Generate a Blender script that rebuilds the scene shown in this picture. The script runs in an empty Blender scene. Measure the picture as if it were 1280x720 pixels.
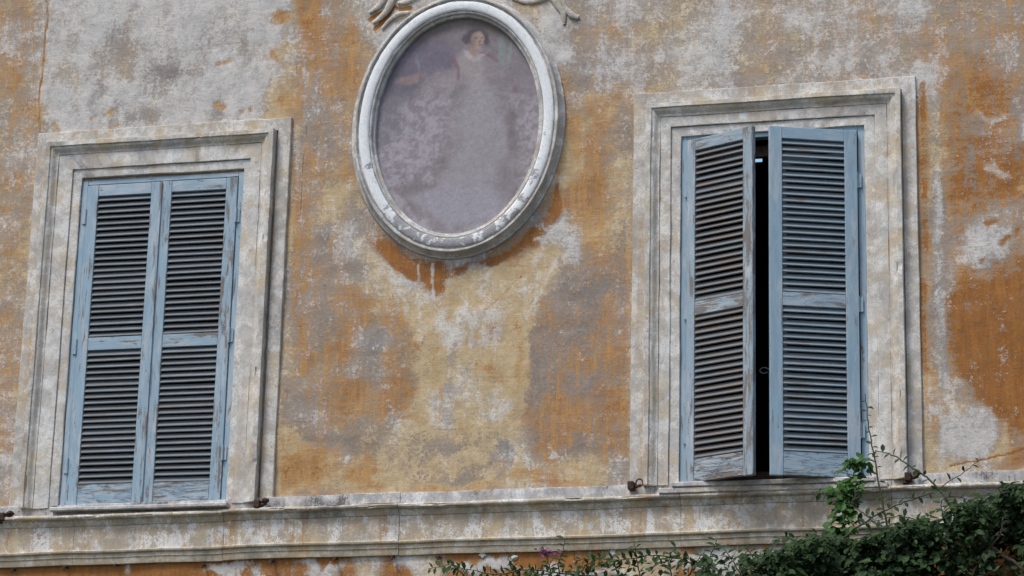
import bpy, bmesh, math, random
import numpy as np
from mathutils import Vector, Matrix

random.seed(7)
rng = np.random.default_rng(7)
SC = bpy.context.scene
COL = SC.collection

# ------------------------------------------------------------------ camera
# The wall is the plane Y = 0 (X right, Z up, street side is -Y). The camera stands in the street
# 17 m away, a little to the right, looking up.
F_PX = 3300.0
_u = np.array([284.0, -11325.0, F_PX]); _u /= np.linalg.norm(_u)
_r = -np.array([-13444.0, 724.6, F_PX]); _r -= _u * (_r @ _u); _r /= np.linalg.norm(_r)
_n = np.cross(_r, _u)
if _n[2] < 0: _n = -_n
CAM = np.array([4.42841598, -17.15258513, 1.65])
cd = bpy.data.cameras.new('camera')
cd.sensor_width = 36.0; cd.lens = F_PX / 1280.0 * 36.0
cd.clip_start = 0.1; cd.clip_end = 2000.0
cam = bpy.data.objects.new('camera', cd); COL.objects.link(cam)
ax = Vector((_r[0], _n[0], _u[0])); ay = -Vector((_r[1], _n[1], _u[1])); az = -Vector((_r[2], _n[2], _u[2]))
cam.matrix_world = Matrix(((ax.x, ay.x, az.x, CAM[0]), (ax.y, ay.y, az.y, CAM[1]), (ax.z, ay.z, az.z, CAM[2]), (0, 0, 0, 1)))
SC.camera = cam

# ------------------------------------------------------------------ light
SUN_EL, SUN_AZ = 60.0, 218.0          # azimuth clockwise from +Y seen from above: behind the camera, to its left
w = bpy.data.worlds.new('World'); SC.world = w; w.use_nodes = True
wn = w.node_tree.nodes; wl = w.node_tree.links
sky = wn.new('ShaderNodeTexSky'); sky.sky_type = 'NISHITA'; sky.sun_disc = False
sky.sun_elevation = math.radians(SUN_EL); sky.sun_rotation = math.radians(SUN_AZ)
sky.air_density = 1.0; sky.dust_density = 3.0; sky.ozone_density = 1.0
bg = wn['Background']; wl.new(sky.outputs[0], bg.inputs[0]); bg.inputs[1].default_value = 0.10
sd = bpy.data.lights.new('sun', 'SUN'); sd.energy = 1.5; sd.angle = math.radians(16); sd.color = (1.0, 0.985, 0.96)
sun = bpy.data.objects.new('sun', sd); COL.objects.link(sun)
_a, _e = math.radians(SUN_AZ), math.radians(SUN_EL)
sdir = Vector((math.sin(_a) * math.cos(_e), math.cos(_a) * math.cos(_e), math.sin(_e)))
sun.rotation_euler = sdir.to_track_quat('Z', 'Y').to_euler()
SC.view_settings.view_transform = 'Standard'; SC.view_settings.look = 'None'
SC.view_settings.gamma = 1.0; SC.view_settings.use_curve_mapping = False
SC.view_settings.exposure = 0.74
SC.cycles.use_denoising = True
SC.cycles.max_bounces = 4

# ------------------------------------------------------------------ helpers
def at(px, py, Y=0.0):
    """survey point: where the sight line through a photo point meets the vertical plane at depth Y"""
    d = np.array([px - 640.0, py - 360.0, F_PX])
    d = np.array([d @ _r, d @ _n, d @ _u])
    t = (Y - CAM[1]) / d[1]
    p = CAM + d * t
    return Vector((float(p[0]), float(p[1]), float(p[2])))

def survey(X, Z):
    """inverse of at() on the wall plane, for arrays: the survey-sheet coordinates of wall points"""
    d0, d1, d2 = X - CAM[0], 0.0 - CAM[1], Z - CAM[2]
    vx = d0 * _r[0] + d1 * _n[0] + d2 * _u[0]
    vy = d0 * _r[1] + d1 * _n[1] + d2 * _u[1]
    vz = d0 * _r[2] + d1 * _n[2] + d2 * _u[2]
    return 640 + F_PX * vx / vz, 360 + F_PX * vy / vz

def vnoise(x, y, seed=0):
    xi = np.floor(x).astype(np.int64); yi = np.floor(y).astype(np.int64)
    fx = x - xi; fy = y - yi
    fx = fx * fx * (3 - 2 * fx); fy = fy * fy * (3 - 2 * fy)
    def h(a, b):
        n = (a * 374761393 + b * 668265263 + seed * 1442695041) & 0xffffffff
        n = ((n ^ (n >> 13)) * 1274126177) & 0xffffffff
        n = n ^ (n >> 16)
        return (n & 0xffff) / 65535.0
    return (h(xi, yi) * (1 - fx) + h(xi + 1, yi) * fx) * (1 - fy) + (h(xi, yi + 1) * (1 - fx) + h(xi + 1, yi + 1) * fx) * fy

def fbm(x, y, oct=4, seed=0):
    x = np.asarray(x, float); y = np.asarray(y, float)
    s = 0; a = 0.5; t = 0
    for o in range(oct):
        s = s + a * vnoise(x * 2 ** o + 17.3 * o, y * 2 ** o + 5.1 * o, seed + o); t += a; a *= 0.5
    return s / t

def sstep(a, b, x):
    t = np.clip((x - a) / (b - a), 0, 1)
    return t * t * (3 - 2 * t)

def mesh_obj(name, verts, faces, mat, parent=None, smooth=True, angle=35):
    me = bpy.data.meshes.new(name)
    me.from_pydata([tuple(v) for v in verts], [], [tuple(f) for f in faces])
    me.update()
    if smooth:
        me.polygons.foreach_set('use_smooth', [True] * len(me.polygons))
        me.set_sharp_from_angle(angle=math.radians(angle))
    if mat: me.materials.append(mat)
    o = bpy.data.objects.new(name, me); COL.objects.link(o)
    if parent: o.parent = parent
    return o

def bm_obj(name, bm, mat, parent=None, smooth=True, angle=35):
    me = bpy.data.meshes.new(name); bm.to_mesh(me); bm.free()
    if smooth:
        me.polygons.foreach_set('use_smooth', [True] * len(me.polygons))
        me.set_sharp_from_angle(angle=math.radians(angle))
    if mat: me.materials.append(mat)
    o = bpy.data.objects.new(name, me); COL.objects.link(o)
    if parent: o.parent = parent
    return o

def link_mesh(name, me, parent=None, loc=(0, 0, 0), rot=(0, 0, 0)):
    o = bpy.data.objects.new(name, me); COL.objects.link(o)
    o.location = loc; o.rotation_euler = rot
    if parent: o.parent = parent
    return o

def box_bm(x0, x1, y0, y1, z0, z1, bev=0.002, bm=None):
    b = bmesh.new()
    bmesh.ops.create_cube(b, size=1.0)
    for v in b.verts:
        v.co = Vector((x0 + (v.co.x + .5) * (x1 - x0), y0 + (v.co.y + .5) * (y1 - y0), z0 + (v.co.z + .5) * (z1 - z0)))
    if bev: bmesh.ops.bevel(b, geom=list(b.edges), offset=bev, segments=1, affect='EDGES')
    if bm is None: return b
    t = bpy.data.meshes.new('t'); b.to_mesh(t); b.free(); bm.from_mesh(t); bpy.data.meshes.remove(t)
    return bm

def empty(name, loc=(0, 0, 0), parent=None):
    o = bpy.data.objects.new(name, None); COL.objects.link(o); o.location = loc
    o.empty_display_size = 0.1
    if parent: o.parent = parent
    return o

def tag(o, label=None, cat=None, group=None, kind=None):
    if label: o['label'] = label
    if cat: o['category'] = cat
    if group: o['group'] = group
    if kind: o['kind'] = kind
    return o

def tube(verts, faces, pts, rads, n=6):
    """append a tapered tube through pts to vertex and face lists"""
    base = len(verts)
    pts = [Vector(p) for p in pts]
    up = Vector((0.31, 0.9, 0.2)).normalized()
    for i, p in enumerate(pts):
        t = (pts[min(i + 1, len(pts) - 1)] - pts[max(i - 1, 0)]).normalized()
        a = t.cross(up)
        if a.length < 1e-3: a = t.cross(Vector((1, 0, 0)))
        a.normalize(); b = t.cross(a)
        for k in range(n):
            an = 2 * math.pi * k / n
            verts.append(p + (a * math.cos(an) + b * math.sin(an)) * rads[i])
    for i in range(len(pts) - 1):
        for k in range(n):
            q = base + i * n
            faces.append((q + k, q + (k + 1) % n, q + n + (k + 1) % n, q + n + k))
    faces.append(tuple(base + k for k in reversed(range(n))))
    faces.append(tuple(base + (len(pts) - 1) * n + k for k in range(n)))

# ------------------------------------------------------------------ node helper
class NT:
    def __init__(s, name):
        s.m = bpy.data.materials.new(name); s.m.use_nodes = True
        s.t = s.m.node_tree; s.N = s.t.nodes; s.L = s.t.links
        s.b = s.N['Principled BSDF']
        s.b.inputs['Roughness'].default_value = 0.9
        s.b.inputs['Specular IOR Level'].default_value = 0.25
    def put(s, sock, v):
        if hasattr(v, 'is_linked') or isinstance(v, bpy.types.NodeSocket): s.L.new(v, sock)
        elif isinstance(v, (int, float)): sock.default_value = v if sock.type == 'VALUE' else (v, v, v) if sock.type == 'VECTOR' else (v, v, v, 1)
        else: sock.default_value = tuple(v) if sock.type == 'VECTOR' else (tuple(v) + (1,))[:4]
    def pos(s): return s.N.new('ShaderNodeNewGeometry').outputs['Position']
    def objco(s): return s.N.new('ShaderNodeTexCoord').outputs['Object']
    def info(s, o): return s.N.new('ShaderNodeObjectInfo').outputs[o]
    def map(s, v, scale=(1, 1, 1), loc=(0, 0, 0)):
        n = s.N.new('ShaderNodeMapping'); s.L.new(v, n.inputs[0]); s.put(n.inputs['Location'], loc)
        n.inputs['Scale'].default_value = scale; return n.outputs[0]
    def noise(s, v, scale, detail=6, rough=0.6, dist=0.0):
        n = s.N.new('ShaderNodeTexNoise'); s.L.new(v, n.inputs['Vector'])
        n.inputs['Scale'].default_value = scale; n.inputs['Detail'].default_value = detail
        n.inputs['Roughness'].default_value = rough; n.inputs['Distortion'].default_value = dist
        return n.outputs['Fac']
    def voro(s, v, scale, feature='DISTANCE_TO_EDGE'):
        n = s.N.new('ShaderNodeTexVoronoi'); n.feature = feature; s.L.new(v, n.inputs['Vector'])
        n.inputs['Scale'].default_value = scale; return n.outputs['Distance']
    def math(s, op, a, b=0.0, c=None, clamp=False):
        n = s.N.new('ShaderNodeMath'); n.operation = op; n.use_clamp = clamp
        s.put(n.inputs[0], a); s.put(n.inputs[1], b)
        if c is not None: s.put(n.inputs[2], c)
        return n.outputs[0]
    def step(s, v, a, b, lo=0.0, hi=1.0):
        n = s.N.new('ShaderNodeMapRange'); n.interpolation_type = 'SMOOTHSTEP'; s.put(n.inputs[0], v)
        for i, q in enumerate((a, b, lo, hi)): s.put(n.inputs[i + 1], q)
        return n.outputs[0]
    def lin(s, v, a, b, lo, hi):
        n = s.N.new('ShaderNodeMapRange'); s.put(n.inputs[0], v)
        for i, q in enumerate((a, b, lo, hi)): s.put(n.inputs[i + 1], q)
        return n.outputs[0]
    def mix(s, f, a, b, mode='MIX'):
        n = s.N.new('ShaderNodeMix'); n.data_type = 'RGBA'; n.blend_type = mode
        s.put(n.inputs[0], f); s.put(n.inputs[6], a); s.put(n.inputs[7], b); return n.outputs[2]
    def attr(s, name):
        n = s.N.new('ShaderNodeAttribute'); n.attribute_name = name
        q = s.N.new('ShaderNodeSeparateColor'); s.L.new(n.outputs['Color'], q.inputs[0]); return n.outputs['Color'], q.outputs
    def sep(s, c):
        q = s.N.new('ShaderNodeSeparateColor'); s.L.new(c, q.inputs[0]); return q.outputs
    def sepv(s, c):
        q = s.N.new('ShaderNodeSeparateXYZ'); s.L.new(c, q.inputs[0]); return q.outputs
    def vadd(s, a, b):
        n = s.N.new('ShaderNodeVectorMath'); n.operation = 'ADD'; s.put(n.inputs[0], a); s.put(n.inputs[1], b); return n.outputs[0]
    def vscale(s, a, f):
        n = s.N.new('ShaderNodeVectorMath'); n.operation = 'SCALE'; s.put(n.inputs[0], a); s.put(n.inputs['Scale'], f); return n.outputs[0]
    def bump(s, h, strength=0.5, dist=0.01):
        n = s.N.new('ShaderNodeBump'); n.inputs['Strength'].default_value = strength; n.inputs['Distance'].default_value = dist
        s.L.new(h, n.inputs['Height']); s.L.new(n.outputs[0], s.b.inputs['Normal'])
    def color(s, c): s.put(s.b.inputs['Base Color'], c); return s.m
    def rough(s, v): s.put(s.b.inputs['Roughness'], v)

# ------------------------------------------------------------------ materials
def mat_wall():
    t = NT('weathered_stucco'); P = t.pos(); t.b.inputs['Specular IOR Level'].default_value = .12
    ca, A = t.attr('wear_a'); cb, B = t.attr('wear_b')
    n_big = t.noise(P, 3.0, 3, 0.62)
    n_mid = t.noise(P, 8.5, 5, 0.80, 0.25)
    n_fin = t.noise(P, 42, 3, 0.80)
    n_grn = t.noise(P, 120, 1, 0.75)
    n_str = t.noise(t.map(P, (24, 24, 2.6)), 1.0, 4, 0.7)
    n_hor = t.noise(t.map(P, (6, 6, 55)), 1.0, 3, 0.65)
    def ctr(n, k): return t.math('MULTIPLY', t.math('SUBTRACT', n, 0.5), k)
    fin2 = t.math('ADD', ctr(n_fin, 1.5), ctr(n_grn, .5))
    mid2 = ctr(n_mid, 1.7)
    def cov(wt, width, c=0.5, extra=None):
        v = t.math('ADD', wt, t.math('ADD', mid2, fin2))
        if extra is not None: v = t.math('ADD', v, extra)
        return t.step(v, c - width, c + width)
    weave = t.math('ADD', ctr(n_hor, 1.1), ctr(n_str, 1.9))
    PALE = (0.70, 0.69, 0.66); CREAM = (0.62, 0.465, 0.275); OCH = (0.47, 0.262, 0.092); LIL = (0.285, 0.252, 0.242)
    # ground tone: grey-lilac plaster tinted by what has soaked into it
    c = t.mix(t.step(n_fin, 0.3, 0.7), (0.190, 0.168, 0.155), (0.315, 0.283, 0.262))
    c = t.mix(t.math('MULTIPLY', A[1], .55, clamp=True), c, CREAM)
    c = t.mix(t.math('MULTIPLY', A[0], .40, clamp=True), c, OCH)
    c = t.mix(t.math('MULTIPLY', A[2], .45, clamp=True), c, PALE)
    c = t.mix(t.math('MULTIPLY', cov(B[0], 0.25, .55), 0.50), c, (0.205, 0.186, 0.180))
    # cream undercoat
    cr = t.mix(t.step(n_mid, .35, .65), (0.52, 0.385, 0.200), (0.70, 0.555, 0.345))
    mc = cov(A[1], 0.20, 0.56)
    c = t.mix(t.math('MULTIPLY', mc, .82), c, cr)
    # ochre glaze, rubbed thin
    mo0 = cov(A[0], 0.34, 0.72, weave)
    oc = t.mix(t.step(n_str, 0.35, 0.65), (0.36, 0.155, 0.040), (0.55, 0.305, 0.105))
    c = t.mix(t.math('MULTIPLY', mo0, 0.80), c, oc)
    # solid rust coat
    mr = cov(B[1], 0.10, 0.56, t.math('MULTIPLY', weave, .5))
    rc = t.mix(t.step(n_str, 0.32, 0.68), (0.275, 0.102, 0.019), (0.385, 0.158, 0.033))
    rc = t.mix(t.step(n_fin, 0.46, 0.72, 0, 0.25), rc, (0.38, 0.22, 0.11))
    c = t.mix(t.math('MULTIPLY', mr, .93), c, rc)
    # pale lime bloom and scraped patches
    mp = cov(A[2], 0.26, 0.57, t.math('MULTIPLY', weave, -.35))
    pc = t.mix(t.step(n_mid, .35, .65), (0.54, 0.53, 0.515), (0.74, 0.72, 0.68))
    c = t.mix(t.math('MULTIPLY', mp, .80), c, pc)
    # crisp flakes down to the undercoat and to the limewash
    fl = t.noise(P, 17, 5, 0.80, 0.6)
    f1 = t.math('MULTIPLY', t.step(fl, 0.610, 0.63), t.step(n_big, .42, .60))
    c = t.mix(t.math('MULTIPLY', f1, .42), c, (0.62, 0.575, 0.50))
    f2 = t.math('MULTIPLY', t.step(fl, 0.385, 0.365), t.step(n_big, .60, .44))
    c = t.mix(t.math('MULTIPLY', f2, .45), c, (0.25, 0.22, 0.21))
    f3 = t.step(t.noise(P, 32, 4, 0.8, 0.4), 0.62, 0.64)
    c = t.mix(t.math('MULTIPLY', f3, t.math('MULTIPLY', A[0], .85)), c, (0.36, 0.145, 0.04))
    comb = t.noise(t.map(P, (7, 7, 120)), 1.0, 2, .7)
    c = t.mix(t.step(comb, .36, .64, 0, .16), c, (0.17, 0.145, 0.13))
    # hair cracks
    warp = t.vadd(P, t.vscale(t.N_noisecol(P, 6), 0.25))
    ck = t.math('MULTIPLY', t.math('SUBTRACT', 1.0, t.step(t.voro(warp, 1.3), 0.0, 0.004)), t.step(n_big, 0.56, 0.62))
    ck = t.math('MAXIMUM', t.math('MULTIPLY', ck, .7), t.step(t.math('ADD', B[2], ctr(n_fin, 0.7)), 0.42, 0.58))
    c = t.mix(t.math('MULTIPLY', ck, 0.55), c, (0.12, 0.09, 0.07))
    c = t.mix(t.step(n_grn, 0.36, 0.60, 0.0, 1.0), t.mix(0.13, c, (0.09, 0.075, 0.065)), c)
    t.rough(0.95)
    h = t.math('ADD', t.math('MULTIPLY', n_fin, 0.34), t.math('MULTIPLY', n_grn, 0.16))
    h = t.math('ADD', h, t.math('MULTIPLY', n_mid, 0.7))
    h = t.math('ADD', h, t.math('MULTIPLY', t.step(fl, .60, .64), -.3))
    t.bump(h, 0.7, 0.010)
    return t.color(c)

def _noisecol(s, v, scale):
    n = s.N.new('ShaderNodeTexNoise'); s.L.new(v, n.inputs['Vector']); n.inputs['Scale'].default_value = scale
    n.inputs['Detail'].default_value = 2
    q = s.N.new('ShaderNodeVectorMath'); q.operation = 'SUBTRACT'; s.L.new(n.outputs['Color'], q.inputs[0]); q.inputs[1].default_value = (.5, .5, .5)
    return q.outputs[0]
NT.N_noisecol = _noisecol

def mat_stone(name, lo, hi, cream=0.35, grime=0.3, streaks=0.5, white=0.3, violet=0.3, bump=0.6, runs=0.6):
    t = NT(name); P = t.pos(); t.b.inputs['Specular IOR Level'].default_value = .12
    n_big = t.noise(P, 2.6, 3, 0.6); n_mid = t.noise(P, 9, 5, 0.72, 0.3); n_fin = t.noise(P, 45, 3, 0.8); n_grn = t.noise(P, 120, 1, 0.7)
    n_str = t.noise(t.map(P, (9, 9, .8)), 1.0, 5, 0.7, .3); n_str2 = t.noise(t.map(P, (13, 13, 1.3), (3, 1, 7)), 1.0, 6, 0.74, .5)
    ff = t.math('ADD', t.math('MULTIPLY', t.math('SUBTRACT', n_fin, .5), .75), t.math('MULTIPLY', t.math('SUBTRACT', n_grn, .5), .30))
    c = t.mix(t.step(t.math('ADD', n_mid, t.math('MULTIPLY', ff, .5)), 0.38, 0.62), lo, hi)
    c = t.mix(t.math('MULTIPLY', t.step(t.math('ADD', n_big, ff), 0.46, 0.64), violet), c, (0.315, 0.295, 0.315))
    c = t.mix(t.math('MULTIPLY', t.step(t.math('ADD', t.noise(P, 4.3, 3, .6), ff), 0.47, 0.66), cream), c, (0.60, 0.455, 0.255))
    c = t.mix(t.math('MULTIPLY', t.step(t.math('ADD', n_str, t.math('MULTIPLY', ff, .5)), 0.50, 0.68), streaks), c, (0.43, 0.265, 0.125))
    c = t.mix(t.math('MULTIPLY', t.step(t.math('ADD', t.math('ADD', n_mid, t.math('MULTIPLY', t.math('SUBTRACT', n_str2, .5), runs)), ff), 0.555, 0.60), white), c, (0.76, 0.75, 0.72))
    g = t.step(t.math('ADD', n_str2, t.math('ADD', ff, t.math('MULTIPLY', t.math('SUBTRACT', n_big, .5), .9))), 0.53, 0.72)
    c = t.mix(t.math('MULTIPLY', g, grime), c, (0.11, 0.10, 0.09))
    gap = t.step(t.noise(P, 19, 4, .8, .5), .63, .645)
    c = t.mix(t.math('MULTIPLY', gap, .6), c, (0.30, 0.265, 0.235))
    c = t.mix(t.step(n_grn, 0.36, 0.6, 0.0, 1.0), t.mix(0.18, c, (0.09, 0.08, 0.075)), c)
    h = t.math('ADD', t.math('MULTIPLY', n_fin, 0.40), t.math('ADD', t.math('MULTIPLY', n_mid, 0.6), t.math('MULTIPLY', n_grn, 0.15)))
    t.bump(h, bump, 0.008)
    t.rough(0.95)
    return t.color(c)

def mat_whiteband():
    t = NT('flaking_whitewash'); P = t.pos(); t.b.inputs['Specular IOR Level'].default_value = .1
    n_mid = t.noise(P, 9, 7, 0.7, 0.3); n_fin = t.noise(P, 70, 5, 0.7); z = t.sepv(P)[2]
    low = t.lin(z, 7.0, 8.0, 0.24, -0.08)          # the wash has flaked off most at the foot of the ring
    v = t.math('ADD', t.math('ADD', n_mid, low), t.math('MULTIPLY', t.math('SUBTRACT', n_fin, .5), .22))
    m = t.step(v, 0.60, 0.645)
    wc = t.mix(t.step(n_fin, .35, .7), (0.72, 0.74, 0.75), (0.84, 0.86, 0.87))
    wc = t.mix(t.step(t.noise(P, 26, 6, .7), .52, .70, 0, .55), wc, (0.50, 0.52, 0.52))
    gc = t.mix(t.step(n_fin, .35, .7), (0.27, 0.265, 0.28), (0.40, 0.39, 0.39))
    c = t.mix(m, wc, gc)
    t.bump(t.math('ADD', t.math('MULTIPLY', m, -0.5), t.math('MULTIPLY', n_fin, .3)), .6, .006)
    return t.color(c)

def mat_wood(name, grain_axis, fresh=(0.265, 0.375, 0.455), worn=(0.190, 0.172, 0.158), slat=False):
    """painted board; the object's own colour says how worn (R), how grey (G) and how flaked (B) it is"""
    t = NT(name); C0 = t.objco(); r = t.info('Random'); W = t.sep(t.info('Color'))
    off = t.N.new('ShaderNodeCombineXYZ'); t.put(off.inputs[0], t.math('MULTIPLY', r, 37.0)); t.put(off.inputs[1], t.math('MULTIPLY', r, 91.0)); t.put(off.inputs[2], t.math('MULTIPLY', r, 53.0))
    C = t.vadd(C0, off.outputs[0])
    sc = (60, 60, 3.5) if grain_axis == 'Z' else (3.5, 60, 60)
    sb = (20, 20, 4.0) if grain_axis == 'Z' else (4.5, 20, 18)
    g = t.noise(t.map(C, sc), 1.0, 4, 0.65); b = t.noise(t.map(C, sb), 1.0, 4, 0.64, 0.5); f = t.noise(C, 160, 1, 0.7)
    blue = t.mix(t.step(b, .3, .7), fresh, tuple(q * 1.18 for q in fresh))
    if slat: worn = (0.175, 0.158, 0.145)
    blue = t.mix(W[1], blue, (0.135, 0.150, 0.160) if slat else (0.255, 0.265, 0.275))
    blue = t.mix(t.step(g, .45, .75, 0, .45), blue, (0.17, 0.235, 0.30))
    rub = t.noise(t.map(C, tuple(q * .6 for q in sb), (5, 9, 2)), 1.0, 5, .74, .4)
    blue = t.mix(t.step(t.math('ADD', rub, t.math('MULTIPLY', t.math('SUBTRACT', g, .5), .5)), .47, .66, 0, .12 if slat else .8), blue, (0.46, 0.50, 0.53))
    bare = t.mix(g, tuple(q * .55 for q in worn), tuple(q * 1.35 for q in worn))
    v = t.math('ADD', t.math('MULTIPLY', b, .62), t.math('MULTIPLY', g, .38))
    v = t.math('ADD', v, t.math('MULTIPLY', t.math('SUBTRACT', f, .5), .14))
    thr = t.lin(W[0], 0.0, 1.0, 0.69, 0.36)
    m = t.step(t.math('SUBTRACT', v, thr), -0.035, 0.045)
    c = t.mix(m, blue, bare)
    # flaked board: long splits along the grain
    fl = t.noise(t.map(C, (20, 20, 3.0) if grain_axis == 'Z' else (5.0, 20, 42)), 1.0, 5, .6, .8)
    sp = t.math('MULTIPLY', t.step(t.math('ABSOLUTE', t.math('SUBTRACT', fl, .5)), .0, .045, 1, 0), W[2])
    c = t.mix(t.math('MULTIPLY', sp, .85), c, (0.05, 0.042, 0.038))
    c = t.mix(t.math('MULTIPLY', t.step(fl, .50, .56), t.math('MULTIPLY', W[2], .55)), c, (0.43, 0.47, 0.50))
    t.bump(t.math('ADD', t.math('MULTIPLY', g, .5), t.math('ADD', t.math('MULTIPLY', m, -.5), t.math('MULTIPLY', sp, -1.6))), .55, .003)
    t.rough(t.lin(m, 0, 1, .62, .9))
    return t.color(c)

def mat_iron():
    t = NT('rusty_iron'); P = t.pos(); n = t.noise(P, 60, 6, .7); f = t.noise(P, 190, 4, .7)
    c = t.mix(t.step(n, .4, .65), (0.030, 0.022, 0.022), (0.105, 0.050, 0.028))
    c = t.mix(t.step(f, .6, .75, 0, .6), c, (0.17, 0.085, 0.04))
    t.bump(n, .8, .006); t.rough(.85); return t.color(c)

def mat_simple(name, lo, hi, scale=20, rough=.9, bump=.3):
    t = NT(name); P = t.pos(); n = t.noise(P, scale, 6, .65)
    t.bump(n, bump, .01); t.rough(rough); return t.color(t.mix(t.step(n, .3, .7), lo, hi))

def mat_leaf(name, dark, light, trans=0.25):
    t = NT(name); P = t.pos(); r = t.info('Random')
    n = t.noise(P, 9, 3, .6); n2 = t.noise(P, 55, 2, .5)
    v = t.math('ADD', t.math('MULTIPLY', n, .5), t.math('MULTIPLY', n2, .5))
    c = t.mix(t.step(v, .38, .66), dark, light)
    t.rough(.6); t.b.inputs['Specular IOR Level'].default_value = .2
    t.color(c)
    if trans:
        tr = t.N.new('ShaderNodeBsdfTranslucent'); t.L.new(c, tr.inputs[0])
        ms = t.N.new('ShaderNodeMixShader'); ms.inputs[0].default_value = trans
        t.L.new(t.b.outputs[0], ms.inputs[1]); t.L.new(tr.outputs[0], ms.inputs[2])
        t.L.new(ms.outputs[0], t.N['Material Output'].inputs[0])
    return t.m

M = dict(
    wall=mat_wall(),
    stone=mat_stone('limewashed_stone', (0.54, 0.525, 0.49), (0.71, 0.70, 0.66), .45, .16, .28, .80, .24),
    stone_m=mat_stone('stained_moulding_stone', (0.50, 0.48, 0.43), (0.68, 0.66, 0.605), .55, .30, .40, .70, .18),
    stone_band=mat_stone('stained_render_band', (0.46, 0.445, 0.41), (0.64, 0.62, 0.575), .55, .16, .55, .60, .32),
    cornice=mat_stone('streaked_cornice_stone', (0.44, 0.375, 0.295), (0.62, 0.56, 0.46), .60, .34, .85, .95, .16, runs=1.3),
    cornice_top=mat_stone('sooty_ledge_stone', (0.36, 0.36, 0.36), (0.52, 0.52, 0.52), .12, .92, .2, .45, .45),
    cornice_nose=mat_stone('dirty_nosing_stone', (0.40, 0.365, 0.30), (0.59, 0.55, 0.47), .55, .66, .6, .70, .12),
    cornice_low=mat_stone('ochre_stained_stone', (0.41, 0.365, 0.27), (0.57, 0.515, 0.405), .5, .45, .6, .35, .12),
    ring=mat_stone('grey_ring_stone', (0.42, 0.42, 0.41), (0.60, 0.60, 0.58), .28, .32, .25, .7, .25),
    sill=mat_stone('pale_sill_stone', (0.42, 0.41, 0.40), (0.62, 0.61, 0.60), .15, .25, .3, .4, .3),
    white=mat_whiteband(),
    wood_v=mat_wood('blue_paint_upright', 'Z'), wood_h=mat_wood('blue_paint_crosswise', 'X'), wood_s=mat_wood('faded_slat_paint', 'X', slat=True),
    iron=mat_iron(),
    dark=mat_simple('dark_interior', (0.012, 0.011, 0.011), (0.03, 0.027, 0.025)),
    brown=mat_simple('brown_casement_paint', (0.10, 0.065, 0.05), (0.16, 0.11, 0.085), 40, .6),
    scroll=mat_stone('creamy_stucco', (0.42, 0.39, 0.34), (0.60, 0.57, 0.51), .5, .1, .2, .6, .2),
    plug=mat_simple('white_plaster', (0.5, 0.49, 0.47), (0.7, 0.69, 0.66), 60),
    ground=mat_simple('garden_soil', (0.04, 0.042, 0.03), (0.085, 0.08, 0.06), 6),
    leaf=mat_leaf('dark_leaf', (0.010, 0.027, 0.011), (0.050, 0.098, 0.028)),
    leaf_b=mat_leaf('fresh_leaf', (0.030, 0.085, 0.022), (0.075, 0.17, 0.038)),
    leaf_c=mat_leaf('vine_leaf', (0.022, 0.050, 0.020), (0.06, 0.11, 0.032)),
    bract=mat_leaf('purple_bract', (0.17, 0.035, 0.14), (0.30, 0.08, 0.25), .3),
    bark=mat_simple('woody_stem', (0.055, 0.040, 0.032), (0.13, 0.095, 0.075), 50),
    twig=mat_simple('green_twig', (0.035, 0.040, 0.022), (0.07, 0.075, 0.04), 50),
)
def _glass():
    t = NT('window_glass'); t.rough(.05); t.b.inputs['Specular IOR Level'].default_value = .5
    return t.color((0.01, 0.012, 0.014))
M['glass'] = _glass()
def _glint_glow():
    t = NT('glint_emission'); t.b.inputs['Emission Color'].default_value = (0.42, 0.72, 1.0, 1); t.b.inputs['Emission Strength'].default_value = 0.5  # glows by itself to put a pale-blue glint in the gap
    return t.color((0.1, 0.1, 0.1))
M['glint_glow'] = _glint_glow()

# ------------------------------------------------------------------ ground
o = mesh_obj('ground', [(-400, -400, 0), (400, -400, 0), (400, 400, 0), (-400, 400, 0)], [(0, 1, 2, 3)], M['ground'], smooth=False)
tag(o, kind='structure')

# ------------------------------------------------------------------ wall
WIN_L = dict(x0=-3.290, x1=-2.025, z0=5.325, z1=7.785)      # blue timber frame, outer size
WIN_R = dict(x0=1.200, x1=2.475, z0=5.365, z1=7.855)

# survey of the wear on the plaster: one letter per 40 x 40 patch, left to right, top to bottom
WEAR = [
    "opp.p.c.pO.pppppcp.cooopcpo.p.oo",
    "Oop.p.pccOoommmmmpo..cpoco.o.ooo",
    "Oopgppgpcoooommmmo.gcp.oc.ogpoOo",
    "oycygpgpco.ommmmmoy.c.......ooOo",
    "o.......co.ommmmmyo..p......O.OO",
    "Oc......coo.mmmmmcOc........OoRR",
    "oc......yocmmmmmmOOc........O.Oo",
    "gc......co.pRmmORpy.........O.pp",
    "gc......coocpRpocp.o........o.OR",
    "gc......c..Ocppccogg.o......O.RR",
    "oc......c.O.Ocppc.oOo.......O.RR",
    "oc......co.oOcccy.ooo.......oo.R",
    "oc......o.OoOc.cygOoo.......ocOR",
    "oc......o.O.ccgccOgoo.......cppy",
    "o.......yycycgc.cyy.y.......cccO",
    "o.......c..ccyyycyc.........cccc",
    "oooooooooooooooooooo....oooooooo",
    "RRRRRRRRRRRcRcRRRRRccRpRpppRpRRR",
]
#             orange cream pale dark rust
PAL = {'.': (.46, .24, .24, .16, 0), 'p': (.14, .22, .74, .10, 0), 'c': (.34, .74, .30, .05, 0), 'o': (.70, .36, .22, .12, .06),
       'O': (.95, .34, .06, .04, .28), 'R': (.75, .18, .02, .0, .80), 'y': (.66, .92, .06, .0, .04), 'g': (.36, .14, .16, .42, 0), 'm': (.3, .2, .3, .2, 0)}
GR = np.array([[PAL[ch] for ch in (row + '.' * 32)[:32]] for row in WEAR])

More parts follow.
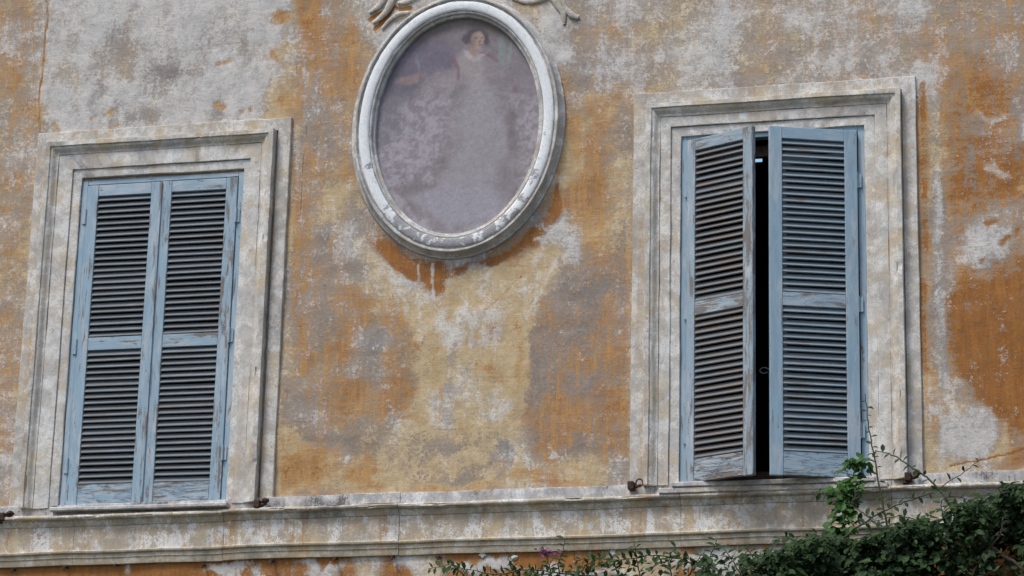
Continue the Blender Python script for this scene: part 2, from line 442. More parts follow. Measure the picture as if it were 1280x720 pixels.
def fold(v, hi):
    v = np.abs(v); v = np.mod(v, 2 * hi); return np.where(v > hi, 2 * hi - v, v)

def poly_sd(px, py, poly):
    """signed distance to a polygon, positive inside"""
    poly = np.array(poly, float); n = len(poly)
    d = np.full(px.shape, 1e9); inside = np.zeros(px.shape, bool)
    for i in range(n):
        a = poly[i]; b = poly[(i + 1) % n]; e = b - a
        wx = px - a[0]; wy = py - a[1]
        t = np.clip((wx * e[0] + wy * e[1]) / (e @ e), 0, 1)
        d = np.minimum(d, np.hypot(wx - e[0] * t, wy - e[1] * t))
        c = ((a[1] > py) != (b[1] > py)) & (px < (b[0] - a[0]) * (py - a[1]) / (b[1] - a[1] + 1e-12) + a[0])
        inside ^= c
    return np.where(inside, d, -d)

def line_d(px, py, pts):
    d = np.full(px.shape, 1e9)
    for a, b in zip(pts[:-1], pts[1:]):
        a = np.array(a, float); b = np.array(b, float); e = b - a
        wx = px - a[0]; wy = py - a[1]
        t = np.clip((wx * e[0] + wy * e[1]) / (e @ e), 0, 1)
        d = np.minimum(d, np.hypot(wx - e[0] * t, wy - e[1] * t))
    return d

def wear(X, Z):
    px, py = survey(X, Z)
    inn = (px > -60) & (px < 1340) & (py > -60) & (py < 780)
    wx = (fbm(X * 2.2, Z * 2.2, 4, 11) - .5) * 62; wy = (fbm(X * 2.2 + 9, Z * 2.2, 4, 23) - .5) * 62
    sx = (fbm(X * 5.5, Z * 5.5, 5, 31) - .5) * 46; sy = (fbm(X * 5.5 + 3, Z * 5.5, 5, 37) - .5) * 46
    qx = fold(px + wx, 1280.0) / 40 - .5; qy = fold(py + wy, 719.0) / 40 - .5
    i0 = np.clip(np.floor(qx).astype(int), 0, 31); j0 = np.clip(np.floor(qy).astype(int), 0, 17)
    i1 = np.clip(i0 + 1, 0, 31); j1 = np.clip(j0 + 1, 0, 17)
    fx = np.clip(qx - i0, 0, 1); fy = np.clip(qy - j0, 0, 1)
    fx = sstep(.1, .9, fx)[..., None]; fy = sstep(.1, .9, fy)[..., None]
    g = (GR[j0, i0] * (1 - fx) + GR[j0, i1] * fx) * (1 - fy) + (GR[j1, i0] * (1 - fx) + GR[j1, i1] * fx) * fy
    org, cre, pal, drk, rus = [g[..., k].copy() for k in range(5)]
    crk = np.zeros_like(org)
    st = fbm(X * 8, Z * 1.7, 4, 201) - .5; hz = fbm(X * 2.2, Z * 13, 4, 211) - .5; md = fbm(X * 10, Z * 10, 5, 221) - .5; m2 = fbm(X * 4 + 7, Z * 3, 5, 231) - .5
    ex, ey = px + sx * .45, py + sy * .45                       # edges of single patches waver a little
    def patch(poly, soft, **kw):
        m = sstep(-soft, soft, poly_sd(ex, ey, poly))
        for k, v in kw.items():
            a = dict(o=org, c=cre, p=pal, d=drk, r=rus)[k]
            a += (v - a) * m
    def blob(cx, cy, rx, ry, **kw):
        m = 1 - sstep(.1, 1.45, np.hypot((px + sx - cx) / rx, (py + sy - cy) / ry))
        for k, v in kw.items():
            a = dict(o=org, c=cre, p=pal, d=drk, r=rus)[k]
            a += (v - a) * m
    def line(pts, wd, **kw):
        m = 1 - sstep(wd * .5, wd * 1.3, line_d(px + sx * .16, py + sy * .16, pts))
        for k, v in kw.items():
            a = dict(o=org, c=cre, p=pal, d=drk, r=rus, k=crk)[k]
            a += (v - a) * m
    patch([(66, -40), (352, -40), (330, 60), (318, 150), (56, 170), (58, 80)], 18, o=.12, c=.30, p=.84, d=.04, r=0)
    patch([(735, -40), (1150, -40), (1140, 88), (800, 118), (740, 100)], 26, o=.44, c=.34, p=.46, d=.22, r=0)
    patch([(-200, -40), (52, -40), (44, 170), (30, 640), (-200, 640)], 14, o=.55, c=.34, p=.34, d=.16, r=.02)
    # tall grey field right of the middle with its crisp left border, mottled with ochre
    patch([(702, 330), (678, 372), (657, 408), (656, 470), (650, 525), (658, 570), (705, 572), (790, 560), (792, 320)], 12, c=.12, p=.08, d=.26, r=.0, o=.62)
    patch([(570, 330), (640, 330), (655, 408), (655, 470), (648, 525), (655, 600), (530, 604), (505, 560), (530, 480), (522, 420)], 12, c=1.05, o=.30, d=.0, r=0, p=.22)
    patch([(446, 305), (480, 330), (560, 385), (640, 345), (690, 300), (704, 322), (664, 400), (655, 430), (530, 430), (512, 400), (478, 372), (450, 345)], 16, c=.85, p=.50, o=.26, d=0, r=0)
    for b in ((720, 440, 20, 22), (708, 452, 9, 24), (750, 400, 22, 30), (725, 520, 60, 20), (665, 525, 16, 9), (706, 543, 12, 9), (672, 555, 16, 12), (690, 590, 40, 10), (760, 500, 24, 40)):
        blob(*b, o=.95, r=.30)
    for b in ((690, 350, 34, 24), (735, 470, 22, 16), (672, 470, 12, 28), (745, 590, 36, 10), (735, 360, 35, 14)):
        blob(*b, d=.55, o=.30)
    for b in ((646, 440, 12, 60), (610, 470, 22, 14), (540, 455, 18, 30), (590, 525, 40, 10), (545, 520, 26, 8), (640, 500, 10, 40), (660, 590, 30, 12), (570, 608, 60, 8)):
        blob(*b, o=.72, c=1.1, p=.0)
    for b in ((620, 505, 26, 22), (612, 410, 26, 26), (548, 395, 26, 18), (580, 470, 16, 40), (545, 508, 18, 22)):
        blob(*b, p=.62, o=.1, c=.7)
    for b in ((598, 466, 14, 9), (590, 420, 12, 14), (524, 425, 14, 12), (620, 420, 10, 20), (508, 468, 16, 14), (515, 520, 14, 10)):
        blob(*b, o=.95, r=.42)
    line([(566, 430), (562, 480), (560, 535)], 7, d=.20, p=.45, c=.5, o=.05)
    line([(588, 390), (590, 430)], 4, p=.8)
    blob(679, 559, 5, 5, p=1.0, o=0); blob(438, 565, 5, 5, p=1.0, o=0)
    # rust coat kept under the medallion, in a crescent
    patch([(474, 292), (488, 305), (512, 318), (540, 327), (572, 331), (600, 326), (640, 308), (672, 278), (690, 252), (700, 232), (706, 246), (700, 266), (684, 288), (662, 307), (640, 320), (616, 334),
           (602, 332), (588, 333), (574, 340), (560, 350), (552, 364), (542, 366), (534, 352), (520, 350), (506, 344), (490, 336), (478, 318)], 4, r=.98, p=0, c=.1, d=0)
    line([(522, 330), (523, 352)], 1.7, p=.6, r=.2); line([(541, 330), (541, 380)], 1.8, p=.6, r=.15)
    blob(566, 350, 10, 22, r=.0, c=.9, p=.5); blob(574, 385, 13, 26, p=.95, r=0, o=0); blob(598, 350, 9, 18, p=.6, d=.5, r=0, o=.1)
    blob(688, 290, 12, 26, p=.85, r=.1, o=.2); blob(675, 310, 12, 14, p=.8, o=.2)
    line([(700, 318), (678, 362), (657, 400)], 1.6, p=.75, o=.1)
    line([(650, 345), (625, 372), (600, 390)], 1.6, o=1, r=.6)
    # broad rust stains around the middle bays
    for b in ((752, 250, 34, 30), (790, 262, 9, 28), (730, 236, 10, 14), (760, 215, 12, 10), (492, 385, 14, 18), (432, 420, 16, 24), (478, 425, 10, 20), (492, 470, 12, 40), (505, 495, 20, 18), (434, 494, 18, 14), (446, 515, 10, 14),
              (388, 455, 8, 60), (393, 30, 12, 50), (392, 100, 9, 30), (394, 160, 12, 20), (440, 60, 10, 40), (378, 375, 5, 90), (352, 440, 4, 22), (352, 565, 5, 25), (400, 570, 40, 22), (415, 552, 24, 6), (450, 588, 20, 10), (370, 590, 24, 16), (22, 95, 11, 40), (8, 60, 8, 20), (10, 225, 12, 12), (12, 545, 9, 20), (8, 310, 10, 12)):
        blob(*b, o=.98, r=.22)
    for b in ((460, 440, 30, 30), (410, 400, 26, 40), (430, 330, 30, 24), (400, 295, 16, 20), (450, 545, 30, 25), (400, 540, 30, 14), (755, 85, 34, 26), (785, 10, 24, 20), (935, 105, 50, 18), (1060, 70, 28, 22)):
        blob(*b, d=.50, o=.34, c=.15)
    for b in ((75, 90, 30, 60), (110, 40, 40, 30), (235, 130, 26, 24), (300, 110, 24, 30), (340, 50, 14, 40), (850, 70, 22, 40), (880, 50, 24, 30), (905, 30, 14, 40), (690, 25, 14, 14), (480, 40, 24, 16), (600, 395, 40, 20), (565, 420, 20, 20), (1000, 20, 26, 22)):
        blob(*b, p=.85, o=.08, d=.05)
    for b in ((272, 140, 24, 16), (215, 85, 46, 30), (150, 60, 30, 40), (165, 140, 50, 12), (250, 45, 30, 30), (120, 120, 20, 30), (310, 60, 20, 30)):
        blob(*b, d=.46, p=.46, c=.10)
    for b in ((136, 143, 8, 6), (118, 143, 5, 6), (282, 128, 10, 8), (306, 144, 6, 8), (275, 75, 8, 6), (345, 30, 9, 10), (348, 68, 7, 12), (355, 128, 7, 10), (66, 155, 12, 6)):
        blob(*b, o=.95, c=.8, p=.05, d=0)
    # lens-shaped repair low in the middle
    lens = [(506, 600), (503, 562), (512, 545), (535, 538), (560, 536), (595, 532), (622, 536), (636, 548), (634, 575), (628, 600), (570, 604)]
    patch(lens, 4, c=.62, d=.34, o=.26, p=.12)
    for b in ((528, 560, 22, 14), (575, 590, 30, 12), (630, 560, 9, 26), (518, 592, 18, 12), (592, 548, 22, 8), (558, 552, 36, 8)):
        blob(*b, d=.50, c=.34, o=.1, p=.1)
    line(lens[1:9], 1.2, k=.50); line([(512, 545), (535, 539), (560, 536)], 1.0, k=.6); line([(622, 536), (634, 549), (632, 572)], 1.6, k=.5, d=.8)
    # right edge bay: rust field with scraped lime patches
    patch([(1186, 95), (1232, 55), (1280, 120), (1300, 560), (1236, 545), (1228, 500), (1190, 470), (1186, 380), (1200, 360), (1190, 300), (1180, 230)], 16, r=.46, o=.85, p=.14, c=.05, d=.2)
    patch([(1188, 190), (1300, 180), (1300, 250), (1200, 262)], 14, r=.66, o=.9, p=.08)
    patch([(1186, 372), (1300, 340), (1300, 530), (1240, 520), (1200, 470)], 10, r=.98, o=.9, p=0)
    line([(1153, 105), (1156, 170), (1155, 300), (1153, 400), (1158, 460)], 5, r=.60, o=.85, p=.1)
    line([(1168, 120), (1170, 230), (1172, 330), (1180, 480)], 7, r=0, p=.45, d=.35, o=.1)
    line([(1175, 210), (1172, 300)], 4, p=.8, r=0, o=0)
    blob(1240, 300, 42, 34, p=.86, r=.05, o=.2, c=.2)
    for b in ((1244, 282, 9, 7), (1255, 300, 12, 9), (1246, 332, 8, 6), (1228, 318, 5, 6), (1268, 288, 6, 9)):
        blob(*b, r=.75, p=.15, o=.8)
    blob(1216, 545, 26, 34, p=.90, r=0, o=.12, c=.35); blob(1182, 545, 9, 50, p=.85, r=0, o=.2)
    blob(1252, 545, 12, 26, c=.95, o=.35, r=.05, p=.1); blob(1200, 590, 40, 14, c=.85, p=.35, r=0, o=.3)
    blob(1158, 520, 14, 60, c=.55, p=.35, r=.1, o=.5); blob(1235, 145, 30, 5, p=.75, r=.1); blob(1272, 160, 12, 20, p=.55, r=.1, o=.4)
    blob(1245, 215, 16, 8, p=.55, r=.3); blob(1275, 242, 10, 8, c=.9, r=.1)
    line([(1188, 581), (1222, 577), (1290, 556)], 1.4, r=.9, p=0, k=.25)
    # rust streak beside the left window head, plaster crack, narrow strips along the surrounds
    line([(61, 0), (56, 60), (50, 120), (47, 182)], 1.3, o=.9, r=.55, p=0, k=.40)
    line([(383, 158), (379, 200), (376, 240), (376, 262)], 1.1, k=.75)
    line([(372, 160), (366, 230), (362, 300)], 5, c=.8, o=.5, p=.25)
    line([(369, 190), (366, 250)], 2.5, o=1, r=.25, c=.6)
    line([(800, 200), (797, 330), (793, 520)], 6, p=.55, d=.25, c=.3, o=.15)
    line([(786, 190), (786, 330), (786, 590)], 4, c=.5, o=.55)
    line([(350, 330), (344, 620)], 6, c=.6, p=.3, o=.4)
    for l in ([(463, 24), (471, 19), (479, 15)], [(470, 34), (482, 24), (492, 9), (502, 12), (514, 10)], [(698, 2), (704, 14), (707, 32)], [(645, 0), (655, 4), (668, 1)], [(712, 14), (720, 20)]):
        line(l, 2.6, r=.95, o=1, p=0)  # rust colour and groove shade painted as lines along the scroll leaves
    line([(70, 185), (64, 300), (52, 420), (44, 520)], 7, c=.7, p=.4, o=.35)
    # below the course: rust coat coming away
    for b in ((280, 712, 30, 8), (400, 716, 26, 8), (515, 708, 24, 14), (600, 714, 60, 8), (700, 712, 40, 9), (158, 712, 5, 12), (880, 700, 40, 14), (960, 690, 40, 12), (770, 712, 40, 8), (340, 718, 24, 6)):
        blob(*b, p=.9, r=.0, o=.2)
    org = org + st * .85 + hz * .30 + md * .75 + m2 * .4; cre = cre + st * -.45 + m2 * .7 - md * .5
    pal = pal + st * .65 - hz * .35 + md * .35 - m2 * .6; drk = drk + m2 * -.5 + hz * .6 - md * .5
    rus = rus + np.where(rus > .12, 1, 0) * (st * .45 + hz * .55 + md * .3)
    return org, cre, pal, drk, rus, crk

def axis(lo, f0, f1, hi, fine, coarse):
    a = np.arange(lo, f0, coarse); b = np.arange(f0, f1, fine); c = np.arange(f1, hi + 1e-6, coarse)
    return np.concatenate([a, b, c])
gx = axis(-9.0, -4.25, 3.9, 10.0, 0.0125, 0.09); gz = axis(0.0, 4.55, 9.55, 13.0, 0.0125, 0.09)
XX, ZZ = np.meshgrid(gx, gz)
org, cre, pal, drk, rus, crk = wear(XX, ZZ)
YY = (fbm(XX * 1.7, ZZ * 1.7, 3, 5) - .5) * 0.022 + (fbm(XX * 9, ZZ * 9, 3, 6) - .5) * 0.007
YY += 0.004 * (pal - .3) * -1
nx, nz = len(gx), len(gz)
co = np.stack([XX, YY, ZZ], -1).reshape(-1, 3)
idx = np.arange(nx * nz).reshape(nz, nx)
quads = np.stack([idx[:-1, :-1], idx[:-1, 1:], idx[1:, 1:], idx[1:, :-1]], -1).reshape(-1, 4)
ctr = co[quads].mean(1)
keep = np.ones(len(quads), bool)
for W_ in (WIN_L, WIN_R):
    keep &= ~((ctr[:, 0] > W_['x0'] + .01) & (ctr[:, 0] < W_['x1'] - .01) & (ctr[:, 2] > W_['z0'] + .01) & (ctr[:, 2] < W_['z1'] - .01))
quads = quads[keep]
me = bpy.data.meshes.new('facade_wall')
me.vertices.add(len(co)); me.vertices.foreach_set('co', co.ravel())
me.loops.add(quads.size); me.loops.foreach_set('vertex_index', quads.ravel().astype(np.int32))
me.polygons.add(len(quads)); me.polygons.foreach_set('loop_start', np.arange(0, quads.size, 4, dtype=np.int32))
me.polygons.foreach_set('use_smooth', np.ones(len(quads), bool))
me.update(calc_edges=True)
for nm, ch in (('wear_a', (org, cre, pal)), ('wear_b', (drk, rus, crk))):
    at_ = me.attributes.new(nm, 'FLOAT_COLOR', 'POINT')
    c4 = np.ones((len(co), 4), np.float32)
    for k in range(3): c4[:, k] = ch[k].ravel()
    at_.data.foreach_set('color', c4.ravel())
me.materials.append(M['wall'])
wall = bpy.data.objects.new('facade_wall', me); COL.objects.link(wall)
tag(wall, 'weathered ochre and grey stucco house wall with peeling patches', 'wall', None, 'thing')
# body of the building behind the stucco skin, and the dark rooms behind the two openings
def shell(name, x0, x1, y0, y1, z0, z1, mat, parent, skip_front=True):
    v = [(x0, y0, z0), (x1, y0, z0), (x1, y1, z0), (x0, y1, z0), (x0, y0, z1), (x1, y0, z1), (x1, y1, z1), (x0, y1, z1)]
    f = [(0, 3, 2, 1), (4, 5, 6, 7), (1, 2, 6, 5), (2, 3, 7, 6), (3, 0, 4, 7)]
    return mesh_obj(name, v, f, mat, parent, smooth=False)
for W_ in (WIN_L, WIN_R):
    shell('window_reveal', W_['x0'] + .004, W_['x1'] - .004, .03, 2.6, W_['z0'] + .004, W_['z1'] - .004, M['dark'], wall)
shell('building_body', -8.99, 9.99, .06, 9.0, 0.01, 12.99, M['stone_band'], wall)

# ------------------------------------------------------------------ window surrounds
def _h(a, b, seed):
    n = (a * 374761393 + b * 668265263 + seed * 1442695041) & 0xffffffff
    n = ((n ^ (n >> 13)) * 1274126177) & 0xffffffff
    return ((n ^ (n >> 16)) & 0xffff) / 65535.0
def _vn(x, y, seed):
    xi = math.floor(x); yi = math.floor(y); fx = x - xi; fy = y - yi
    fx = fx * fx * (3 - 2 * fx); fy = fy * fy * (3 - 2 * fy)
    a = _h(xi, yi, seed); b = _h(xi + 1, yi, seed); c = _h(xi, yi + 1, seed); d = _h(xi + 1, yi + 1, seed)
    return (a + (b - a) * fx) * (1 - fy) + (c + (d - c) * fx) * fy
def wob(x, z, a, s, seed):
    x *= s; z *= s
    return ((_vn(x, z, seed) * 4 + _vn(x * 2 + 17.3, z * 2 + 5.1, seed + 1) * 2 + _vn(x * 4 + 34.6, z * 4 + 10.2, seed + 2)) / 7 - .5) * 2 * a

def sweep_u(name, x0, x1, zb, z1, prof, mat, parent, seed=0, step=.022, jit=.0045, zb_r=None, kr=1.0):
    """profile (t inward from the outer edge, projection) swept up the left jamb, along the head and down the right jamb"""
    zb_r = zb if zb_r is None else zb_r
    H = z1 - zb; Wd = x1 - x0
    na = max(2, int(H / step)); nb = max(2, int(Wd / step))
    V = []; F = []
    n = len(prof)
    stations = [('L', i / na) for i in range(na)] + [('T', i / nb) for i in range(nb)] + [('R', i / na) for i in range(na + 1)]
    for side, s in stations:
        for t, y in prof:
            if side == 'L': x, z = x0 + t, zb + s * (H - t)
            elif side == 'T': x, z = x0 + t + s * (Wd - t - t * kr), z1 - t
            else: x, z = x1 - t * kr, z1 - t - s * (z1 - zb_r - t)
            dx = wob(z + t * 3, x, jit, 3.1, seed); dz = wob(x + t * 3, z, jit, 3.1, seed + 1)
            dy = wob(x + z, t * 9, jit, 4.0, seed + 2) + random.uniform(-.0008, .0008)
            if y > .035:
                ch = max(0.0, wob(x * 1.3 + t * 6, z * 1.3, 1, 7.0, seed + 13) - .42) * (.045 if y > .07 else .015)
                dy -= ch; dz += ch * .4
            V.append((x + dx, -(y + dy), z + dz))
    for i in range(len(stations) - 1):
        for k in range(n - 1):
            a = i * n + k; F.append((a, a + 1, a + n + 1, a + n))
    F.append(tuple(range(n - 1, -1, -1))); F.append(tuple((len(stations) - 1) * n + k for k in range(n)))
    o = mesh_obj(name, V, F, mat, parent, True, 28)
    bm = bmesh.new(); bm.from_mesh(o.data); bmesh.ops.recalc_face_normals(bm, faces=bm.faces); bm.to_mesh(o.data); bm.free()
    return o

def surround(lab, x0, x1, zb, z1, seed, top_out, notch, f1, f2, f1r, f2r):
    s = empty('window_surround', ((x0 + x1) / 2, 0, zb)); s.matrix_world.translation = s.location
    tag(s, lab, 'window surround', 'moulded window surrounds', 'thing')
    off = -Vector(s.location)
    parts = []
    # plain outer band on the wall
    parts.append(sweep_u('outer_band', x0 - .098, x1 + (.112 if not notch else .10), zb, z1 + top_out, [(0, -.02), (0, .020), (.004, .024), (.094, .024), (.094, -.02)], M['stone_band'], s, seed + 9, jit=.005))
    cy = [(.040, .0715), (.046, .071), (.054, .069), (.062, .064), (.070, .057), (.078, .050), (.086, .047)]
    parts.append(sweep_u('moulding', x0, x1, zb, z1, [(0, .0), (0, .076), (.003, .081), (.034, .082), (.037, .080), (.037, .072)] + cy + [(.094, .047), (.096, .045), (.096, .0)], M['stone_m'], s, seed))
    parts.append(sweep_u('face_band', x0 + .0965, x1 - .0965, zb, z1 - .0965, [(0, 0), (0, .040), (.003, .042), (f1 - .1, .040), (f1 - .097, .037), (f1 - .097, 0)], M['stone'], s, seed + 3, kr=(f1r - .097) / (f1 - .097)))
    parts.append(sweep_u('inner_band', x0 + f1, x1 - f1r, zb, z1 - f1, [(0, 0), (0, .026), (.003, .029), (f2 - f1 - .004, .028), (f2 - f1, .025), (f2 - f1, -.05)], M['stone'], s, seed + 5, kr=(f2r - f1r) / (f2 - f1)))
    for p in parts: p.location = off
    return s, off

sL, offL = surround('pale moulded stone frame of the closed shuttered window', -3.575, -1.795, 5.325, 8.085, 40, .095, False, .213, .281, .182, .2285)
sR, offR = surround('pale moulded stone frame of the window with ajar shutters', .958, 2.728, 5.365, 8.090, 70, .098, True, .172, .241, .182, .252)
def slab(name, x0, x1, y0, y1, z0, z1, mat, parent, off, bev=.006, seg=14, jit=.003, seed=1, tilt=0.0):
    b = bmesh.new()
    nx_ = max(2, int((x1 - x0) / .08))
    prof = [(y1, z0), (y0 + bev, z0), (y0, z0 + bev), (y0, z1 - bev), (y0 + bev, z1), (y1, z1)]
    V = []; F = []; n = len(prof)
    for i in range(nx_ + 1):
        x = x0 + (x1 - x0) * i / nx_
        for (y, z) in prof:
            V.append((x, y + wob(x, z, jit, 5, seed), z + wob(x, y * 3, jit, 4, seed + 4) + tilt * x))
    for i in range(nx_):
        for k in range(n):
            a = i * n + k; c = i * n + (k + 1) % n
            F.append((a, a + n, c + n, c))
    F.append(tuple(range(n))); F.append(tuple(nx_ * n + k for k in reversed(range(n))))
    o = mesh_obj(name, V, F, mat, parent, True, 30); o.location = off
    bm = bmesh.new(); bm.from_mesh(o.data); bmesh.ops.recalc_face_normals(bm, faces=bm.faces); bm.to_mesh(o.data); bm.free()
    return o
slab('sill', -3.325, -1.995, -.098, .03, 5.292, 5.321, M['sill'], sL, offL, seed=3)
slab('sill', 1.165, 2.515, -.105, .03, 5.338, 5.372, M['sill'], sR, offR, seed=8)
slab('sill_bed', 1.075, 2.60, -.095, -.001, 5.298, 5.3365, M['stone_band'], sR, offR, seed=12)

# ------------------------------------------------------------------ string course
# profile (height, projection), top to bottom
NOSE = [(5.272 + .0185 * math.sin(a), .066 + .022 * math.cos(a)) for a in np.linspace(math.pi / 2, -math.pi / 2, 9)]
PROF = [(5.372, -.02), (5.372, .028), (5.366, .032), (5.296, .034), (5.293, .055)] + NOSE + [(5.252, .056), (5.247, .054), (5.238, .052), (5.230, .048), (5.212, .040), (5.211, .033),
       (5.040, .031), (5.038, .044), (5.031, .049), (5.020, .047), (5.012, .037), (5.010, .032), (4.985, .032), (4.982, .026), (4.945, .024), (4.938, .022), (4.937, -.02)]
course = empty('string_course', (0, 0, 4.93))
tag(course, 'long streaked stone string course running beneath both windows', 'cornice')
breaks = [-9.0, -6.6, -4.6, -3.150, -2.026, -.75, 1.215, 2.62, 4.4, 6.4, 8.3, 10.0]
for bi in range(len(breaks) - 1):
    xa, xb = breaks[bi] + .0015, breaks[bi + 1] - .0015
    ns = max(3, int((xb - xa) / .03)); V = []; F = []; n = len(PROF)
    dz0 = random.uniform(-.003, .003); dy0 = random.uniform(-.002, .003)
    for i in range(ns + 1):
        x = xa + (xb - xa) * i / ns
        for k, (z, y) in enumerate(PROF):
            chip = 0.0
            if 5 <= k <= 11: chip = max(0, wob(x * 1.0, k * .12, .045, 6.0, 3) - .013)
            V.append((x, -(y + dy0 - chip * .9 + wob(x, z * 4, .003, 4, 77)), z + dz0 + .008 * (x + .2) + wob(x, z, .0065, 2.8, 78) - 4.93))
    for i in range(ns):
        for k in range(n - 1):
            a = i * n + k; F.append((a, a + n, a + n + 1, a + 1))
    F.append(tuple(range(n))); F.append(tuple(ns * n + k for k in reversed(range(n))))
    o = mesh_obj('course_block', V, F, M['cornice'], course, True, 32)
    for q in ('cornice_top', 'cornice_nose', 'cornice_low'): o.data.materials.append(M[q])
    mi = [1 if k < 3 else 2 if k < 19 else 0 if k < 20 else 3 for i in range(ns) for k in range(n - 1)] + [0, 0]
    o.data.polygons.foreach_set('material_index', mi)
    bm = bmesh.new(); bm.from_mesh(o.data); bmesh.ops.recalc_face_normals(bm, faces=bm.faces); bm.to_mesh(o.data); bm.free()

# ------------------------------------------------------------------ oval medallion
med = empty('oval_medallion', (-.43, 0, 7.04))
tag(med, 'oval whitewashed moulded frame round a faded painted figure', 'medallion')
MX, MZ, RX, RZ = -.43, 8.040, .790, 1.000
def ring(name, prof, mat, seed):
    n = len(prof); ns = 190; V = []; F = []
    for i in range(ns):
        a = 2 * math.pi * i / ns
        for (u_, y) in prof:
            cx, cz = (RX - u_) * math.cos(a), (RZ - u_ * .97) * math.sin(a)
            x, z = MX + cx, MZ + cz
            j = wob(math.cos(a) * 2 + u_ * 8, math.sin(a) * 2, .0025, 6, seed)
            V.append((x + j * math.cos(a) + .43, -(y + j + random.uniform(-.0006, .0006)), z + j * math.sin(a) - 7.04))
    for i in range(ns):
        for k in range(n - 1):
            a = i * n + k; b = ((i + 1) % ns) * n + k
            F.append((a, b, b + 1, a + 1))
    o = mesh_obj(name, V, F, mat, med, True, 30)
    bm = bmesh.new(); bm.from_mesh(o.data); bmesh.ops.recalc_face_normals(bm, faces=bm.faces); bm.to_mesh(o.data); bm.free()
    return o
ring('outer_moulding', [(0, -.02), (0, .014), (.004, .018), (.012, .020), (.015, .025), (.020, .030), (.026, .038), (.031, .049), (.035, .062), (.037, .074), (.040, .077), (.050, .077), (.053, .075), (.054, .068),
                        (.058, .061), (.063, .058), (.067, .060), (.069, .063), (.0695, .0)], M['ring'], 1)
ring('white_band', [(.070, .0), (.070, .067), (.073, .070), (.080, .073), (.104, .075), (.128, .073), (.137, .070), (.1435, .064), (.1445, .0)], M['white'], 2)
ring('inner_bead', [(.145, .0), (.145, .056), (.148, .060), (.155, .061), (.161, .058), (.165, .053), (.166, .042), (.170, .040), (.178, .039), (.183, .036), (.186, .030), (.187, .0)], M['ring'], 3)

